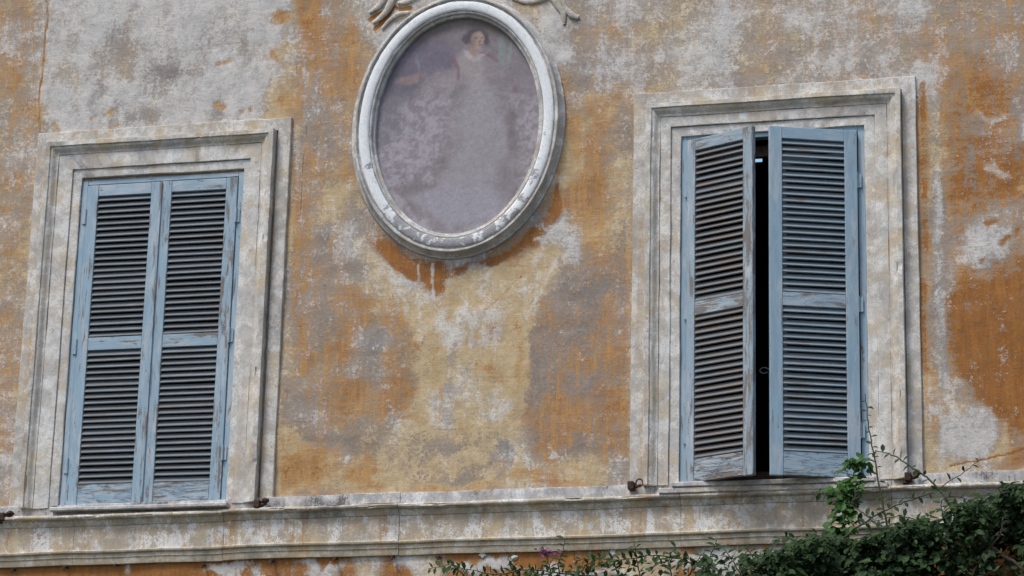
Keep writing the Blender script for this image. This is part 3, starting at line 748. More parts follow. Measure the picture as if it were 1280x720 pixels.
# faded painting: pigment laid on the plaster disc
def paint():
    xs = np.arange(MX - .66, MX + .66, .0075); zs = np.arange(MZ - .88, MZ + .88, .0075)
    X, Z = np.meshgrid(xs, zs)
    px, py = survey(X, Z)
    n1 = fbm(X * 5, Z * 5, 5, 91); n2 = fbm(X * 22, Z * 22, 4, 92); n3 = fbm(X * 60, Z * 60, 2, 93)
    wx = px + (fbm(X * 8, Z * 8, 3, 94) - .5) * 14; wy = py + (fbm(X * 8 + 4, Z * 8, 3, 95) - .5) * 14
    hx = px + (fbm(X * 20, Z * 20, 2, 96) - .5) * 3; hy = py + (fbm(X * 20 + 4, Z * 20, 2, 97) - .5) * 3
    def s2l(c): return np.array([((v / 255 + .055) / 1.055) ** 2.4 if v > 10 else v / 3294 for v in c])
    K = 1.27
    C = np.zeros(X.shape + (3,)) + s2l((143, 134, 138)) * K
    def put(m, col, k=1.0):
        nonlocal C
        m = (np.clip(m, 0, 1) * k)[..., None]; C = C * (1 - m) + s2l(col) * K * m
    def ell(cx, cy, rx, ry, soft=.35, rot=0, x=None, y=None):
        x = wx if x is None else x; y = wy if y is None else y
        c, s = math.cos(math.radians(rot)), math.sin(math.radians(rot))
        dx, dy = x - cx, y - cy
        d = np.hypot((dx * c + dy * s) / rx, (-dx * s + dy * c) / ry)
        return 1 - sstep(1 - soft, 1 + soft, d)
    put(sstep(.40, .62, n1), (150, 141, 145), .8)
    put(sstep(.48, .56, n3 * .6 + n2 * .4), (162, 154, 158), .42)
    put(sstep(.52, .44, n2), (122, 112, 117), .45)
    # darker olive, bluish and lilac tones round the top and upper left
    put(1 - sstep(80, 150, wy), (120, 109, 114), .85)
    put(1 - ell(580, 125, 96, 88, .10), (104, 97, 84), np.where(py < 100, .85, 0))
    put(ell(535, 74, 42, 22, .5), (104, 96, 112), .7)
    put(ell(498, 104, 24, 20, .5), (92, 92, 104), .75)
    put(ell(655, 84, 26, 34, .6), (130, 119, 126), .7)
    put(ell(488, 140, 14, 40, .6), (110, 106, 112), .6)
    # lower field: bare smooth plaster where the figure has gone, with a brown rim
    lost = [(583, 84), (604, 86), (626, 104), (640, 140), (650, 178), (643, 205), (652, 232), (640, 270), (600, 290), (556, 288), (522, 262), (502, 240), (536, 222), (556, 206), (566, 170), (568, 130)]
    sdl = poly_sd(px + (wx - px) * 2.2, py + (wy - py) * 2.2, lost)
    put(sstep(-12, 3, sdl), (122, 111, 110), .5)
    put(sstep(-4, 20, sdl), (148, 140, 143), .9)
    put(sstep(12, 34, sdl) * (1 - sstep(120, 190, wy)), (152, 144, 146), .5)
    put(sstep(210, 260, wy) * sstep(0, 16, sdl), (147, 143, 152), .7)
    for b in ((640, 172, 9, 26, .8, -5), (524, 236, 22, 6, .7, -22), (552, 206, 14, 7, .7, -30), (628, 222, 9, 20, .8, 10), (642, 152, 6, 14, .7, 0), (514, 256, 3, 3, .6, 0), (640, 245, 16, 20, .8, 0)):
        put(ell(*b), (110, 100, 101), .5)
    # drapery, collar, arm
    put(ell(590, 84, 22, 20, .4, 0), (158, 146, 142), .75)
    put(ell(560, 100, 26, 14, .5, -28), (148, 134, 136), .6)
    put(ell(620, 86, 16, 14, .5), (146, 130, 134), .6)
    put(ell(509, 99, 15, 5, .4, -12), (152, 126, 118), .65); put(ell(500, 104, 8, 3, .5, -25), (136, 110, 104), .5)
    for b in ((572, 84, 2.2, 9, .5, -12), (573, 96, 2, 6, .5, 0), (568, 76, 2, 5, .6, 20), (612, 70, 8, 2, .6, 22), (622, 76, 5, 1.8, .6, 10), (604, 66, 4, 1.6, .6, 15)):
        put(ell(*b, x=hx, y=hy), (120, 84, 92), .6)
    put(ell(586, 70, 8, 3, .6, 40, hx, hy), (178, 166, 160), .7); put(ell(600, 72, 8, 3, .6, -30, hx, hy), (174, 162, 158), .6)
    put(ell(523, 80, 2.2, 10, .6, -8, hx, hy), (130, 136, 142), .6); put(ell(525, 98, 1.6, 5, .6, 0, hx, hy), (120, 80, 82), .5); put(ell(524, 115, 2, 6, .6, 0, hx, hy), (140, 105, 92), .4)
    put(ell(643, 113, 4, 4, .7, 0, hx, hy), (122, 84, 90), .5)
    # palm frond
    put(ell(628, 66, 4.5, 18, .4, 0, hx, hy), (122, 138, 130), .75); put(ell(637, 68, 2.6, 16, .4, 6, hx, hy), (126, 140, 132), .65)
    # head
    put(ell(597, 46, 14, 10.5, .3, 5, hx, hy), (82, 72, 80), .85); put(ell(583, 50, 5, 6, .4, 0, hx, hy), (80, 72, 84), .8); put(ell(609, 50, 3.5, 7, .4, 0, hx, hy), (84, 70, 74), .8)
    put(ell(592, 62, 5, 7, .4, 10, hx, hy), (152, 124, 112), .9)
    put(ell(598, 50, 8.2, 10.5, .22, 8, hx, hy), (160, 136, 124), .95)
    put(ell(592, 52, 3.5, 8, .6, 8, hx, hy), (136, 106, 96), .6)
    for b in ((595.5, 48, 2, .9, .6, 0), (603, 47.5, 1.8, .9, .6, 0), (600, 52.5, 1.1, 2.2, .7, 10), (600.5, 56.5, 2.4, .8, .6, 0)):
        put(ell(*b, x=hx, y=hy), (92, 66, 64), .75)
    grey = C.mean(-1, keepdims=True); C = grey + (C - grey) * .82
    C *= np.array([.98, 1.0, 1.03])
    C *= (.88 + .24 * n3[..., None]) * (.92 + .16 * n2[..., None])
    inside = ((X - MX) / .628) ** 2 + ((Z - MZ) / .840) ** 2
    nxx, nzz = len(xs), len(zs)
    Y = -.010 - .004 * (n1 - .5)
    co = np.stack([X + .43, Y, Z - 7.04], -1).reshape(-1, 3)
    idx = np.arange(nxx * nzz).reshape(nzz, nxx)
    q = np.stack([idx[:-1, :-1], idx[:-1, 1:], idx[1:, 1:], idx[1:, :-1]], -1).reshape(-1, 4)
    q = q[(inside.ravel()[q] < 1).all(1)]
    used = np.unique(q); remap = -np.ones(len(co), int); remap[used] = np.arange(len(used))
    o = mesh_obj('fresco_panel', co[used], remap[q], None, med, True, 180)
    a = o.data.attributes.new('pigment', 'FLOAT_COLOR', 'POINT')
    c4 = np.ones((len(used), 4), np.float32); c4[:, :3] = C.reshape(-1, 3)[used]
    a.data.foreach_set('color', c4.ravel())
    t = NT('faded_fresco'); P = t.pos()
    col, _ = t.attr('pigment'); nf = t.noise(P, 130, 5, .7); ng = t.noise(P, 40, 6, .7)
    col = t.mix(t.step(nf, .35, .65, 0, 1), t.mix(.22, col, (0.10, 0.09, 0.095)), col)
    col = t.mix(t.step(ng, .62, .74, 0, .35), col, (0.36, 0.34, 0.345))
    t.bump(t.math('ADD', nf, t.math('MULTIPLY', ng, .8)), .5, .004); t.rough(.95)
    o.data.materials.append(t.color(col))
    o['label'] = 'faded painting of a robed figure with dark hair, lower half worn away'
paint()

# ------------------------------------------------------------------ stucco scrolls above the medallion
def lobe(name, pts, rads, parent, flat=.55):
    V = []; F = []
    P = [Vector(at(x, y, 0)) for x, y in pts]
    # smooth the path
    Q = []; R = []
    for i in range(len(P) - 1):
        p0 = P[max(i - 1, 0)]; p1 = P[i]; p2 = P[i + 1]; p3 = P[min(i + 2, len(P) - 1)]
        for s in np.linspace(0, 1, 6, endpoint=False):
            Q.append(.5 * ((2 * p1) + (p2 - p0) * s + (2 * p0 - 5 * p1 + 4 * p2 - p3) * s * s + (3 * p1 - p0 - 3 * p2 + p3) * s ** 3)); R.append(rads[i] * (1 - s) + rads[i + 1] * s)
    Q.append(P[-1]); R.append(rads[-1])
    tube(V, F, Q, R, 10)
    V = [Vector((v.x, v.y * flat - .012, v.z)) for v in V]
    for v in V: v.x += wob(v.x, v.z, .005, 18, 4); v.z += wob(v.z, v.x, .005, 18, 5)
    o = mesh_obj(name, V, F, M['scroll'], parent, True, 60); o.location = -Vector(parent.location)
    return o
sc1 = empty('stucco_scroll', at(485, 20)); tag(sc1, 'broken stucco scroll at the upper left of the oval frame', 'stucco ornament', 'stucco scrolls above the medallion')
lobe('scroll_leaf', [(462, 17), (472, 10), (480, 0), (486, -14)], [.012, .022, .028, .03], sc1)
lobe('scroll_leaf', [(467, 29), (477, 22), (485, 13), (490, 2), (498, -16)], [.010, .022, .026, .030, .03], sc1)
lobe('scroll_leaf', [(478, 36), (490, 24), (499, 18), (512, 16)], [.008, .016, .018, .010], sc1)
lobe('scroll_leaf', [(498, 5), (508, 3), (520, -4), (530, -16)], [.014, .020, .026, .03], sc1)
sc2 = empty('stucco_scroll', at(700, 15)); tag(sc2, 'broken stucco scroll at the upper right of the oval frame', 'stucco ornament', 'stucco scrolls above the medallion')
lobe('scroll_leaf', [(706, 31), (704, 18), (697, 6), (688, -6), (676, -20)], [.010, .024, .026, .030, .03], sc2)
lobe('scroll_leaf', [(724, 23), (716, 20), (708, 12), (702, 0), (690, -20)], [.016, .026, .022, .026, .03], sc2)
lobe('scroll_leaf', [(640, -2), (655, 2), (668, 2), (684, -4), (690, -20)], [.012, .02, .022, .026, .03], sc2)

# ------------------------------------------------------------------ shutters
def setc(o, wear_, grey=0.0, flake=0.0): o.color = (wear_, grey, flake, 1.0); return o
SLAT = {}
def slat_mesh(width):
    key = round(width, 3)
    if key in SLAT: return SLAT[key]
    b = box_bm(0, width, -.0250, .0250, -.0045, .0045, .0012)
    bmesh.ops.rotate(b, verts=b.verts, cent=(0, 0, 0), matrix=Matrix.Rotation(math.radians(50), 3, 'X'))
    me = bpy.data.meshes.new('slat'); b.to_mesh(me); b.free()
    me.materials.append(M['wood_s']); SLAT[key] = me; return me

def shutter(parent, hinge, width, height, angle, flip, stile_h, stile_f, wear_, grey, slat_wear, label, slat_grey=1.0):
    """leaf in its own space: x from the hinge edge 0 to width; flip makes the hinge the right-hand edge"""
    lf = empty('shutter', hinge, parent); lf['label'] = label
    lf.rotation_euler = (0, 0, angle)
    s = -1 if flip else 1
    def X(a, b): return (min(s * a, s * b), max(s * a, s * b))
    T0, T1 = -.019, .019
    top, bot, mid, midh = .085, .165, None, .095
    zl0, zl1 = bot, height - top
    zm0 = zl0 + (zl1 - zl0 - midh) * 22 / 46.0; zm1 = zm0 + midh
    def part(name, xa, xb, z0, z1, mat, y0=T0, y1=T1, w_=wear_, fl=0.0, bev=.003):
        xa, xb = X(xa, xb)
        o = bm_obj(name, box_bm(xa, xb, y0, y1, z0, z1, bev), mat, lf); return setc(o, w_, grey, fl)
    part('stile', 0, stile_h, 0, height, M['wood_v'], w_=wear_ + random.uniform(-.06, .08))
    part('stile', width - stile_f, width, 0, height, M['wood_v'], w_=wear_ + random.uniform(.0, .16))
    part('rail', stile_h + .0008, width - stile_f - .0008, height - top, height - .001, M['wood_h'], T0 + .002, T1 - .002)
    part('rail', stile_h + .0008, width - stile_f - .0008, zm0, zm1, M['wood_h'], T0 + .002, T1 - .002, w_=wear_ + .12)
    part('bottom_panel', stile_h + .0008, width - stile_f - .0008, .004, bot, M['wood_h'], T0 + .003, T1 - .003, w_=wear_ + .16, fl=.3 + .7 * min(1, slat_wear))
    wd = width - stile_h - stile_f - .002
    sm = slat_mesh(wd)
    for za, zb, cnt in ((zl0, zm0, 22), (zm1, zl1, 24)):
        p = (zb - za) / cnt
        for i in range(cnt):
            z = za + p * (i + .5) + random.uniform(-.0012, .0012)
            xs = X(stile_h + .001, stile_h + .001 + wd)[0]
            o = link_mesh('slat', sm, lf, (xs, 0.0, z), (random.gauss(0, .055), random.gauss(0, .0038), 0))
            setc(o, slat_wear * .7 + random.uniform(-.08, .08), slat_grey + random.uniform(-.08, .08))
    return lf, s

def hinge_part(parent, x, z, y=-.026):
    b = bmesh.new()
    bmesh.ops.create_cone(b, cap_ends=True, segments=10, radius1=.0085, radius2=.0085, depth=.062)
    bmesh.ops.translate(b, verts=b.verts, vec=(x, y, z - .018))
    t = bmesh.new(); bmesh.ops.create_cone(t, cap_ends=True, segments=10, radius1=.0075, radius2=.0075, depth=.050)
    bmesh.ops.translate(t, verts=t.verts, vec=(x, y, z + .040))
    q = bpy.data.meshes.new('q'); t.to_mesh(q); t.free(); b.from_mesh(q); bpy.data.meshes.remove(q)
    box_bm(x - .028, x + .028, y + .006, y + .012, z - .045, z + .055, .001, b)
    o = bm_obj('hinge', b, M['wood_v'], parent); return setc(o, .35, .1)

def window(lab, Wd, frame_l, frame_r, frame_t):
    cx = (Wd['x0'] + Wd['x1']) / 2
    r = empty('shuttered_window', (cx, 0, Wd['z0'])); tag(r, lab, 'window', 'shuttered windows', 'thing')
    H = Wd['z1'] - Wd['z0']; x0, x1 = Wd['x0'] - cx, Wd['x1'] - cx
    y0, y1 = -.012, .060
    for nm, a in (('frame_jamb', (x0, x0 + frame_l, 0, H)), ('frame_jamb', (x1 - frame_r, x1, 0, H))):
        setc(bm_obj(nm, box_bm(a[0], a[1], y0, y1, a[2], a[3], .003), M['wood_v'], r), .32)
    setc(bm_obj('frame_head', box_bm(x0 + frame_l + .001, x1 - frame_r - .001, y0 + .001, y1, H - frame_t, H, .003), M['wood_h'], r), .3)
    return r, x0, x1, H

wl, x0, x1, H = window('left window with its pale blue louvred shutters closed', WIN_L, .044, .044, .034)
lh = H - .034 - .012
shutter(wl, (x0 + .047, -.004, .004), .582, lh, 0.0, False, .088, .078, .27, .0, .52, 'closed shutter leaf on the left, hinged to the left jamb')
shutter(wl, (x1 - .047, -.004, .004), .586, lh, 0.0, True, .086, .078, .38, .05, .52, 'closed shutter leaf on the right, hinged to the right jamb')
setc(bm_obj('cover_strip', box_bm(-.012, .006, -.034, -.0235, .01, lh, .003), M['wood_v'], wl), .5)
for z in (.30, 1.18, 2.17): hinge_part(wl, x0 + .046, z)
for z in (.36, 1.22, 2.12): hinge_part(wl, x1 - .046, z)

wr, x0, x1, H = window('right window with its pale blue louvred shutters standing ajar', WIN_R, .044, .048, .040)
lh = H - .040 - .012
shutter(wr, (x0 + .054, -.030, .004), .545, lh, math.radians(-25), False, .066, .080, .42, .38, .86, 'greyer worn shutter leaf on the left, swung outwards')
shutter(wr, (x1 - .056, -.030, .004), .608, lh, math.radians(20), True, .088, .086, .25, .0, .50, 'bluer shutter leaf on the right, swung outwards', .70)
for z in (.33, 1.20, 2.08): hinge_part(wr, x0 + .050, z, -.034); hinge_part(wr, x1 - .052, z, -.034)
# the latch hook hanging in the gap, glazed casements inside, an added glowing plate for the pale-blue glint
V = []; F = []
hk = [Vector((-.105, -.05, .90)) + Vector((.028 * math.cos(a), 0, .020 * math.sin(a))) for a in np.linspace(.6, 5.7, 12)]
tube(V, F, [hk[0] + Vector((.05, .01, -.004))] + hk, [.004] * 13, 6)
setc(mesh_obj('latch_hook', V, F, M['wood_v'], wr), .3, .3).location = at(955, 463, -.05) - wr.location - Vector((-.105, -.05, .90))
cs = empty('casement', (0, .19, 0.03), wr)
for nm, a in (('stile', (x0 + .03, x0 + .10, 0, H - .07)), ('stile', (x1 - .10, x1 - .03, 0, H - .07)), ('stile', (-.045, -.012, 0, H - .07)), ('rail', (x0 + .101, -.046, 0, .09)), ('rail', (-.011, x1 - .101, 0, .09)),
              ('rail', (x0 + .101, -.046, H - .15, H - .07)), ('rail', (-.011, x1 - .101, H - .15, H - .07)), ('rail', (-.011, x1 - .101, 1.2, 1.25))):
    bm_obj(nm, box_bm(a[0], a[1], -.02, .02, a[2], a[3], .002), M['brown'], cs)
bm_obj('pane', box_bm(-.010, x1 - .102, -.003, .003, .091, 1.199, 0), M['glass'], cs, False)
bm_obj('pane', box_bm(-.010, x1 - .102, -.003, .003, 1.251, H - .151, 0), M['glass'], cs, False)
bm_obj('added_glint_plate', box_bm(-.030, .030, 0, .004, -.026, .026, 0), M['glint_glow'], wr, False).location = at(947.5, 198, .55) - wr.location

# ------------------------------------------------------------------ iron shutter stays
def stay(px, py, lab, variant):
    p = at(px, py, -.05)
    r = empty('shutter_stay', (p.x, -.02, p.z)); tag(r, lab, 'iron stay', 'rusty iron shutter stays')
    bm_obj('block', box_bm(-.040, .004, -.075, .03, -.034, .024, .006), M['iron'], r)
    V = []; F = []
    tube(V, F, [(-.012, -.04, -.004), (.022, -.052, -.010), (.050, -.055, -.004)], [.012, .012, .010], 8)
    mesh_obj('arm', V, F, M['iron'], r)
    if variant == 'ring':
        V = []; F = []
        tube(V, F, [(.040 + .024 * math.cos(a), -.058, .012 + .026 * math.sin(a)) for a in np.linspace(0, 2 * math.pi, 15)], [.0055] * 15, 6)
        mesh_obj('ring', V, F, M['iron'], r)
    else:
        b = bmesh.new(); bmesh.ops.create_icosphere(b, subdivisions=2, radius=.026)
        for v in b.verts: v.co = Vector((v.co.x * 1.1 + .040, v.co.y - .055, v.co.z * .8 + .018)) + Vector((random.uniform(-.003, .003),) * 3)
        bm_obj('knob', b, M['iron'], r)
        bm_obj('foot', box_bm(-.055, -.020, -.06, .02, -.050, -.0345, .004), M['iron'], r)
stay(8, 646, 'rusty iron stay left of the closed window, at the photo edge', 'knob')
stay(326, 630, 'rusty iron stay at the right foot of the closed window frame', 'knob')
stay(793, 607, 'rusty iron stay with a ring, left of the ajar window', 'ring')
stay(1139, 596, 'rusty iron stay right of the ajar window behind the twigs', 'knob')

# ------------------------------------------------------------------ pins and plugs under the course
pins = [(18, 712, 'below the stay at the photo edge'), (83, 709, 'below the left leaf of the closed window'), (146, 706, 'below the middle of the closed window'), (256, 706, 'below the right jamb of the closed window'),
        (341, 701, 'below the stay of the closed window'), (420, 698, 'midway between closed window and oval'), (492, 696, 'below the left side of the oval'), (549, 696, 'above the first vine leaves')]
for i, (px, py, where) in enumerate(pins):
    p = at(px, py, -.015)
    V = []; F = []
    rr = random.uniform(.010, .014)
    tube(V, F, [(0, .02, 0), (0, -.030, -.002), (random.uniform(-.004, .004), -.050, -.008), (random.uniform(-.006, .006), -.054, -.026)], [rr * .7, rr * .7, rr, rr * .6], 7)
    o = mesh_obj('iron_pin', V, F, M['iron']); o.location = (p.x, 0, p.z)
    tag(o, 'small iron pin under the string course ' + where, 'pin', 'iron pins under the course')
for i, (px, py, where) in enumerate([(604, 694, 'left of the purple flowers'), (643, 697, 'just left of the purple flowers'), (766, 690, 'right of the purple flowers')]):
    p = at(px, py, 0)
    b = bmesh.new(); bmesh.ops.create_icosphere(b, subdivisions=3, radius=.028)
    for v in b.verts:
        k = 1 + wob(v.co.x * 22 + i * 3, v.co.z * 22, .75, 3, 50 + i)
        v.co = Vector((v.co.x * k * .8, v.co.y * .22, v.co.z * k * .75))
    o = bm_obj('plaster_plug', b, M['plug'], None, True, 60); o.location = (p.x, -.004, p.z)
    tag(o, 'white plaster plug ' + where, 'plaster plug', 'white plaster plugs')

# ------------------------------------------------------------------ plants
def leaf_mesh(name, kind, mat):
    if kind == 'ovate':
        V = [(0, 0, 0), (.22, .30, .06), (.26, .62, .05), (0, 1, -.10), (-.26, .62, .05), (-.22, .30, .06), (0, .45, -.02)]
    else:      # rounder, lobed
        V = [(0, 0, 0), (.40, .10, .05), (.50, .48, .04), (.24, .66, .05), (0, 1, -.08), (-.24, .66, .05), (-.50, .48, .04), (-.40, .10, .05), (0, .42, -.03)]
    n = len(V) - 1
    F = [(n, i, (i + 1) % n) for i in range(n)]
    me = bpy.data.meshes.new(name); me.from_pydata(V, [], F); me.update()
    me.polygons.foreach_set('use_smooth', [True] * len(me.polygons)); me.materials.append(mat)
    return me, np.array(V, float), np.array(F)
LM = {k: leaf_mesh('leaf', a, M[m]) for k, a, m in (('dark', 'ovate', 'leaf'), ('fresh', 'round', 'leaf_b'), ('vine', 'ovate', 'leaf_c'))}

def rnd_rot(droop=.5, face=.6):
    """leaf frame: tip direction and face normal; faces mostly to the light and the street"""
    n = Vector((random.gauss(0, .5), -abs(random.gauss(face, .45)), abs(random.gauss(.75, .4)))).normalized()
    d = Vector((random.gauss(0, 1), random.gauss(-.3, .5), random.gauss(-droop, .6)))
    d = (d - n * d.dot(n))
    if d.length < 1e-3: d = Vector((1, 0, 0)) - n * n.x
    d.normalize()
    x = d.cross(n)
    return Matrix((x, d, n)).transposed()

def leaf_obj(kind, parent, pos, size, rot=None):
    o = bpy.data.objects.new('leaf', LM[kind][0]); COL.objects.link(o); o.parent = parent
    R = rnd_rot() if rot is None else rot
    m = R.to_4x4() @ Matrix.Diagonal((size, size, size, 1)); m.translation = Vector(pos) - Vector(parent.location)
    o.matrix_local = m
    return o

def leaf_cloud(name, kind, parent, P, S):
    _, V0, F0 = LM[kind]
    Rs = np.array([np.array(rnd_rot()) for _ in range(len(P))])
    V = np.einsum('nij,vj->nvi', Rs, V0) * S[:, None, None] + (P - np.array(parent.location))[:, None, :]
    F = (F0[None] + (np.arange(len(P)) * len(V0))[:, None, None]).reshape(-1, 3)
    me = bpy.data.meshes.new(name); me.from_pydata(V.reshape(-1, 3).tolist(), [], F.tolist()); me.update()
    me.polygons.foreach_set('use_smooth', [True] * len(me.polygons)); me.materials.append(LM[kind][0].materials[0])
    o = bpy.data.objects.new(name, me); COL.objects.link(o); o.parent = parent; o['kind'] = 'stuff'
    return o

def spline(pts, n=7):
    P = [Vector(p) for p in pts]; Q = []
    for i in range(len(P) - 1):
        p0 = P[max(i - 1, 0)]; p1 = P[i]; p2 = P[i + 1]; p3 = P[min(i + 2, len(P) - 1)]
        for s in np.linspace(0, 1, n, endpoint=False):
            Q.append(.5 * ((2 * p1) + (p2 - p0) * s + (2 * p0 - 5 * p1 + 4 * p2 - p3) * s * s + (3 * p1 - p0 - 3 * p2 + p3) * s ** 3))
    Q.append(P[-1]); return Q

def twig(parent, pxs, Y0, Y1, r0, r1, kind, gap, size, mat='twig', name='branch', leaves=True, start=0.0):
    n = len(pxs)
    P = spline([at(x, y, Y0 + (Y1 - Y0) * i / (n - 1)) for i, (x, y) in enumerate(pxs)])
    P = [p + Vector((random.gauss(0, .003), random.gauss(0, .004), random.gauss(0, .003))) for p in P]
    V = []; F = []
    tube(V, F, P, [r0 + (r1 - r0) * i / (len(P) - 1) for i in range(len(P))], 5)
    o = mesh_obj(name, V, F, M[mat], parent, True, 80); o.location = -Vector(parent.location)
    if leaves:
        L = 0; side = 1; nxt = start
        for a, b in zip(P[:-1], P[1:]):
            seg = (b - a).length
            while nxt < L + seg:
                p = a.lerp(b, (nxt - L) / seg); t = (b - a).normalized()
                sd_ = t.cross(Vector((0, -1, 0))).normalized() * side
                d = (sd_ * random.uniform(.7, 1.1) + t * random.uniform(.0, .6) + Vector((0, random.uniform(-.5, .2), random.uniform(-.55, .05)))).normalized()
                nn = Vector((random.gauss(0, .35), -.6, .7)); nn = (nn - d * nn.dot(d)).normalized(); x = d.cross(nn)
                leaf_obj(kind, parent, p, size * random.uniform(.7, 1.25), Matrix((x, d, nn)).transposed())
                side = -side; nxt += gap * random.uniform(.6, 1.4)
            L += seg
    return o

# --- dark climbing shrub filling the lower right
shr = empty('climbing_shrub', (2.6, -.55, 0)); tag(shr, 'dark green climbing shrub massed at the lower right', 'shrub')
OUT = [(880, 712), (930, 700), (990, 694), (1040, 682), (1080, 674), (1120, 668), (1160, 660), (1200, 644), (1240, 632), (1285, 622), (1340, 612), (1420, 606), (1520, 612), (1620, 640)]
ox = np.array([at(x, y, -.45).x for x, y in OUT]); oz = np.array([at(x, y, -.45).z for x, y in OUT])
P = []; S = []
tries = 0
while len(P) < 19000:
    x = ox[0] + (ox[-1] - ox[0]) * (random.random() * .62 if random.random() < .8 else random.uniform(.62, 1)); zt = float(np.interp(x, ox, oz)) + wob(x, 0, .07, 3.2, 61)
    z = zt - abs(random.gauss(0, 1)) * .22 * (1 if random.random() < .75 else 2.6) + .02
    y = random.uniform(-.95, -.08)
    zcap = zt - .5 * (y + .45) ** 2 * .8 - .05 * random.random()
    if z > zcap + .05 or z < 3.9: continue
    if wob(x, z + y * .6, 1, 5, 66) < -.22: continue
    edge = (x - ox[0]) / 1.0
    if edge < 1 and random.random() > .25 + .75 * edge: continue
    P.append((x, y, z)); S.append(random.uniform(.028, .052) if random.random() < .6 else random.uniform(.05, .092))
P = np.array(P); S = np.array(S)
front = np.argsort(-( -P[:, 1] * .6 + P[:, 2] * 1.0 + rng.normal(0, .08, len(P))))
inview = [i for i in front if P[i, 0] < 3.55][:240]
mask = np.ones(len(P), bool); mask[inview] = False
pick = rng.random(len(P)) < .16
leaf_cloud('foliage', 'dark', shr, P[mask & ~pick], S[mask & ~pick])
leaf_cloud('young_foliage', 'vine', shr, P[mask & pick], S[mask & pick])
for i in inview: leaf_obj('dark', shr, P[i], S[i])
# inner woody stems, to the ground
for k, (xa, xb) in enumerate(((2.5, 1.6), (2.6, 2.4), (2.75, 3.2), (2.9, 4.0), (2.7, 2.9))):
    pts = [(xa, -.55, 0), (xa + .04, -.5, 1.4), ((xa * 2 + xb) / 3, -.5, 2.8), ((xa + xb) / 2, -.48, 3.7), (xb, -.45, 4.5 + .1 * k)]
    V = []; F = []; Q = spline(pts, 6); tube(V, F, Q, [.045 - .035 * i / (len(Q) - 1) for i in range(len(Q))], 7)
    o = mesh_obj('stem', V, F, M['bark'], shr, True, 80); o.location = -Vector(shr.location)
twig(shr, [(1203, 652), (1216, 664), (1240, 684), (1270, 705), (1310, 740)], -.86, -.80, .007, .013, 'dark', 1, 0, 'bark', leaves=False)
twig(shr, [(1253, 648), (1250, 668), (1232, 690), (1215, 720)], -.85, -.85, .004, .009, 'dark', 1, 0, 'bark', leaves=False)
twig(shr, [(1118, 700), (1108, 655), (1096, 590), (1087, 535), (1081, 492)], -.55, -.40, .0085, .003, 'dark', .038, .045)
twig(shr, [(1200, 672), (1192, 640), (1170, 608), (1142, 586), (1118, 570), (1094, 563)], -.6, -.45, .0095, .003, 'dark', .036, .050)
twig(shr, [(1050, 676), (1085, 650), (1120, 632), (1160, 618), (1190, 600), (1224, 576)], -.55, -.5, .0065, .002, 'dark', .05, .045)
twig(shr, [(1300, 618), (1270, 628), (1240, 640), (1205, 650), (1160, 660), (1110, 668)], -.5, -.6, .006, .003, 'dark', .035, .055)
twig(shr, [(1110, 672), (1092, 652), (1074, 638), (1062, 630)], -.5, -.4, .006, .003, 'dark', .05, .055)
twig(shr, [(1070, 660), (1052, 640), (1034, 620), (1020, 615)], -.3, -.2, .004, .002, 'dark', .030, .05)
twig(shr, [(1190, 690), (1180, 650), (1178, 625), (1200, 622), (1225, 628)], -.6, -.6, .005, .002, 'dark', .035, .05)
twig(shr, [(1160, 680), (1150, 655), (1130, 645), (1105, 648), (1080, 656)], -.6, -.55, .005, .002, 'dark', .04, .055)
twig(shr, [(1260, 660), (1255, 635), (1262, 618), (1275, 612)], -.6, -.6, .005, .002, 'dark', .03, .06)
twig(shr, [(1010, 700), (1000, 680), (985, 672), (965, 676)], -.5, -.5, .004, .002, 'dark', .03, .055)

# --- fresh green shoot climbing past the window corner
ivy = empty('leafy_shoot', at(1050, 715, -.35)); tag(ivy, 'bright green leafy shoot rising over the corner of the right sill', 'climbing shoot')
twig(ivy, [(1046, 720), (1052, 680), (1056, 640), (1064, 605), (1072, 580)], -.35, -.22, .007, .003, 'fresh', .2, .05, leaves=False, name='stem')
for k in range(215):
    s = random.random() ** .85
    bx = np.interp(s, [0, .3, .6, .85, 1], [1050, 1052, 1056, 1066, 1076]); by = 700 - 126 * s
    wd = np.interp(s, [0, .5, .85, 1], [24, 17, 15, 12])
    if s > .82: wd = 15
    p = at(bx + random.gauss(0, wd * .5), by + random.gauss(0, 5), -.36 + .12 * s - random.uniform(0, .12))
    leaf_obj('fresh', ivy, p, random.uniform(.045, .080))

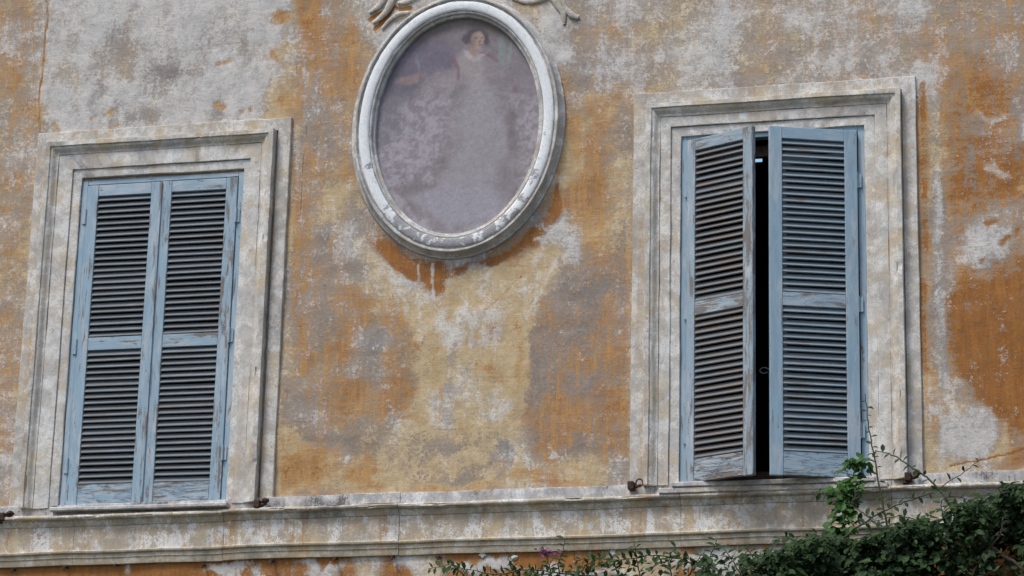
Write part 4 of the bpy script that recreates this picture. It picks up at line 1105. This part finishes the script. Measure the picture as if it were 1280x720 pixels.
# --- thin flowering vine along the bottom
vin = empty('flowering_vine', at(700, 720, -.25)); tag(vin, 'thin vine with purple flowers trailing along the bottom below the course', 'vine')
V1 = [[(900, 722), (860, 702), (820, 694), (780, 700), (745, 698), (715, 700)], [(760, 722), (700, 716), (660, 712), (620, 718), (585, 712), (560, 707), (535, 711)], [(700, 724), (698, 705), (704, 690), (706, 673)],
      [(800, 722), (796, 700), (792, 676)], [(880, 722), (888, 695), (896, 676)], [(840, 722), (836, 700), (846, 684)], [(650, 724), (640, 705), (634, 698)], [(690, 722), (684, 700), (680, 690)], [(720, 722), (735, 705), (755, 696)],
      [(930, 724), (915, 700), (905, 684)], [(860, 724), (868, 706), (880, 690)], [(775, 722), (768, 705), (764, 694)], [(585, 724), (570, 710), (566, 700)], [(950, 722), (940, 695), (930, 682)], [(980, 722), (985, 690), (975, 676)]]
for k, pth in enumerate(V1):
    twig(vin, pth, -.25, -.28, .0055, .002, 'vine', .024, .055, start=.01)
for k in range(230):
    x = 640 + 360 * random.random() ** .7; top = np.interp(x, [640, 700, 800, 860, 930, 1000], [712, 700, 696, 692, 692, 690])
    leaf_obj('vine', vin, at(x, top + abs(random.gauss(0, 10)) + 2, random.uniform(-.4, -.2)), random.uniform(.04, .068))
bm_ = bpy.data.meshes.new('bract'); 
Vb = [(0, 0, 0), (.36, .40, .1), (.22, .85, .05), (0, 1, 0), (-.22, .85, .05), (-.36, .40, .1), (0, .45, -.05)]
bm_.from_pydata(Vb, [], [(6, i, (i + 1) % 6) for i in range(6)]); bm_.materials.append(M['bract'])
for k in range(26):
    cxp = random.choice([(679, 690), (688, 690), (692, 694), (684, 693), (676, 692)])
    o = bpy.data.objects.new('flower_bract', bm_); COL.objects.link(o); o.parent = vin
    sz = random.uniform(.022, .036); m = rnd_rot(-.2).to_4x4() @ Matrix.Diagonal((sz, sz, sz, 1))
    m.translation = at(cxp[0] + random.gauss(0, 3), cxp[1] + random.gauss(0, 2.2), -.33) - Vector(vin.location); o.matrix_local = m
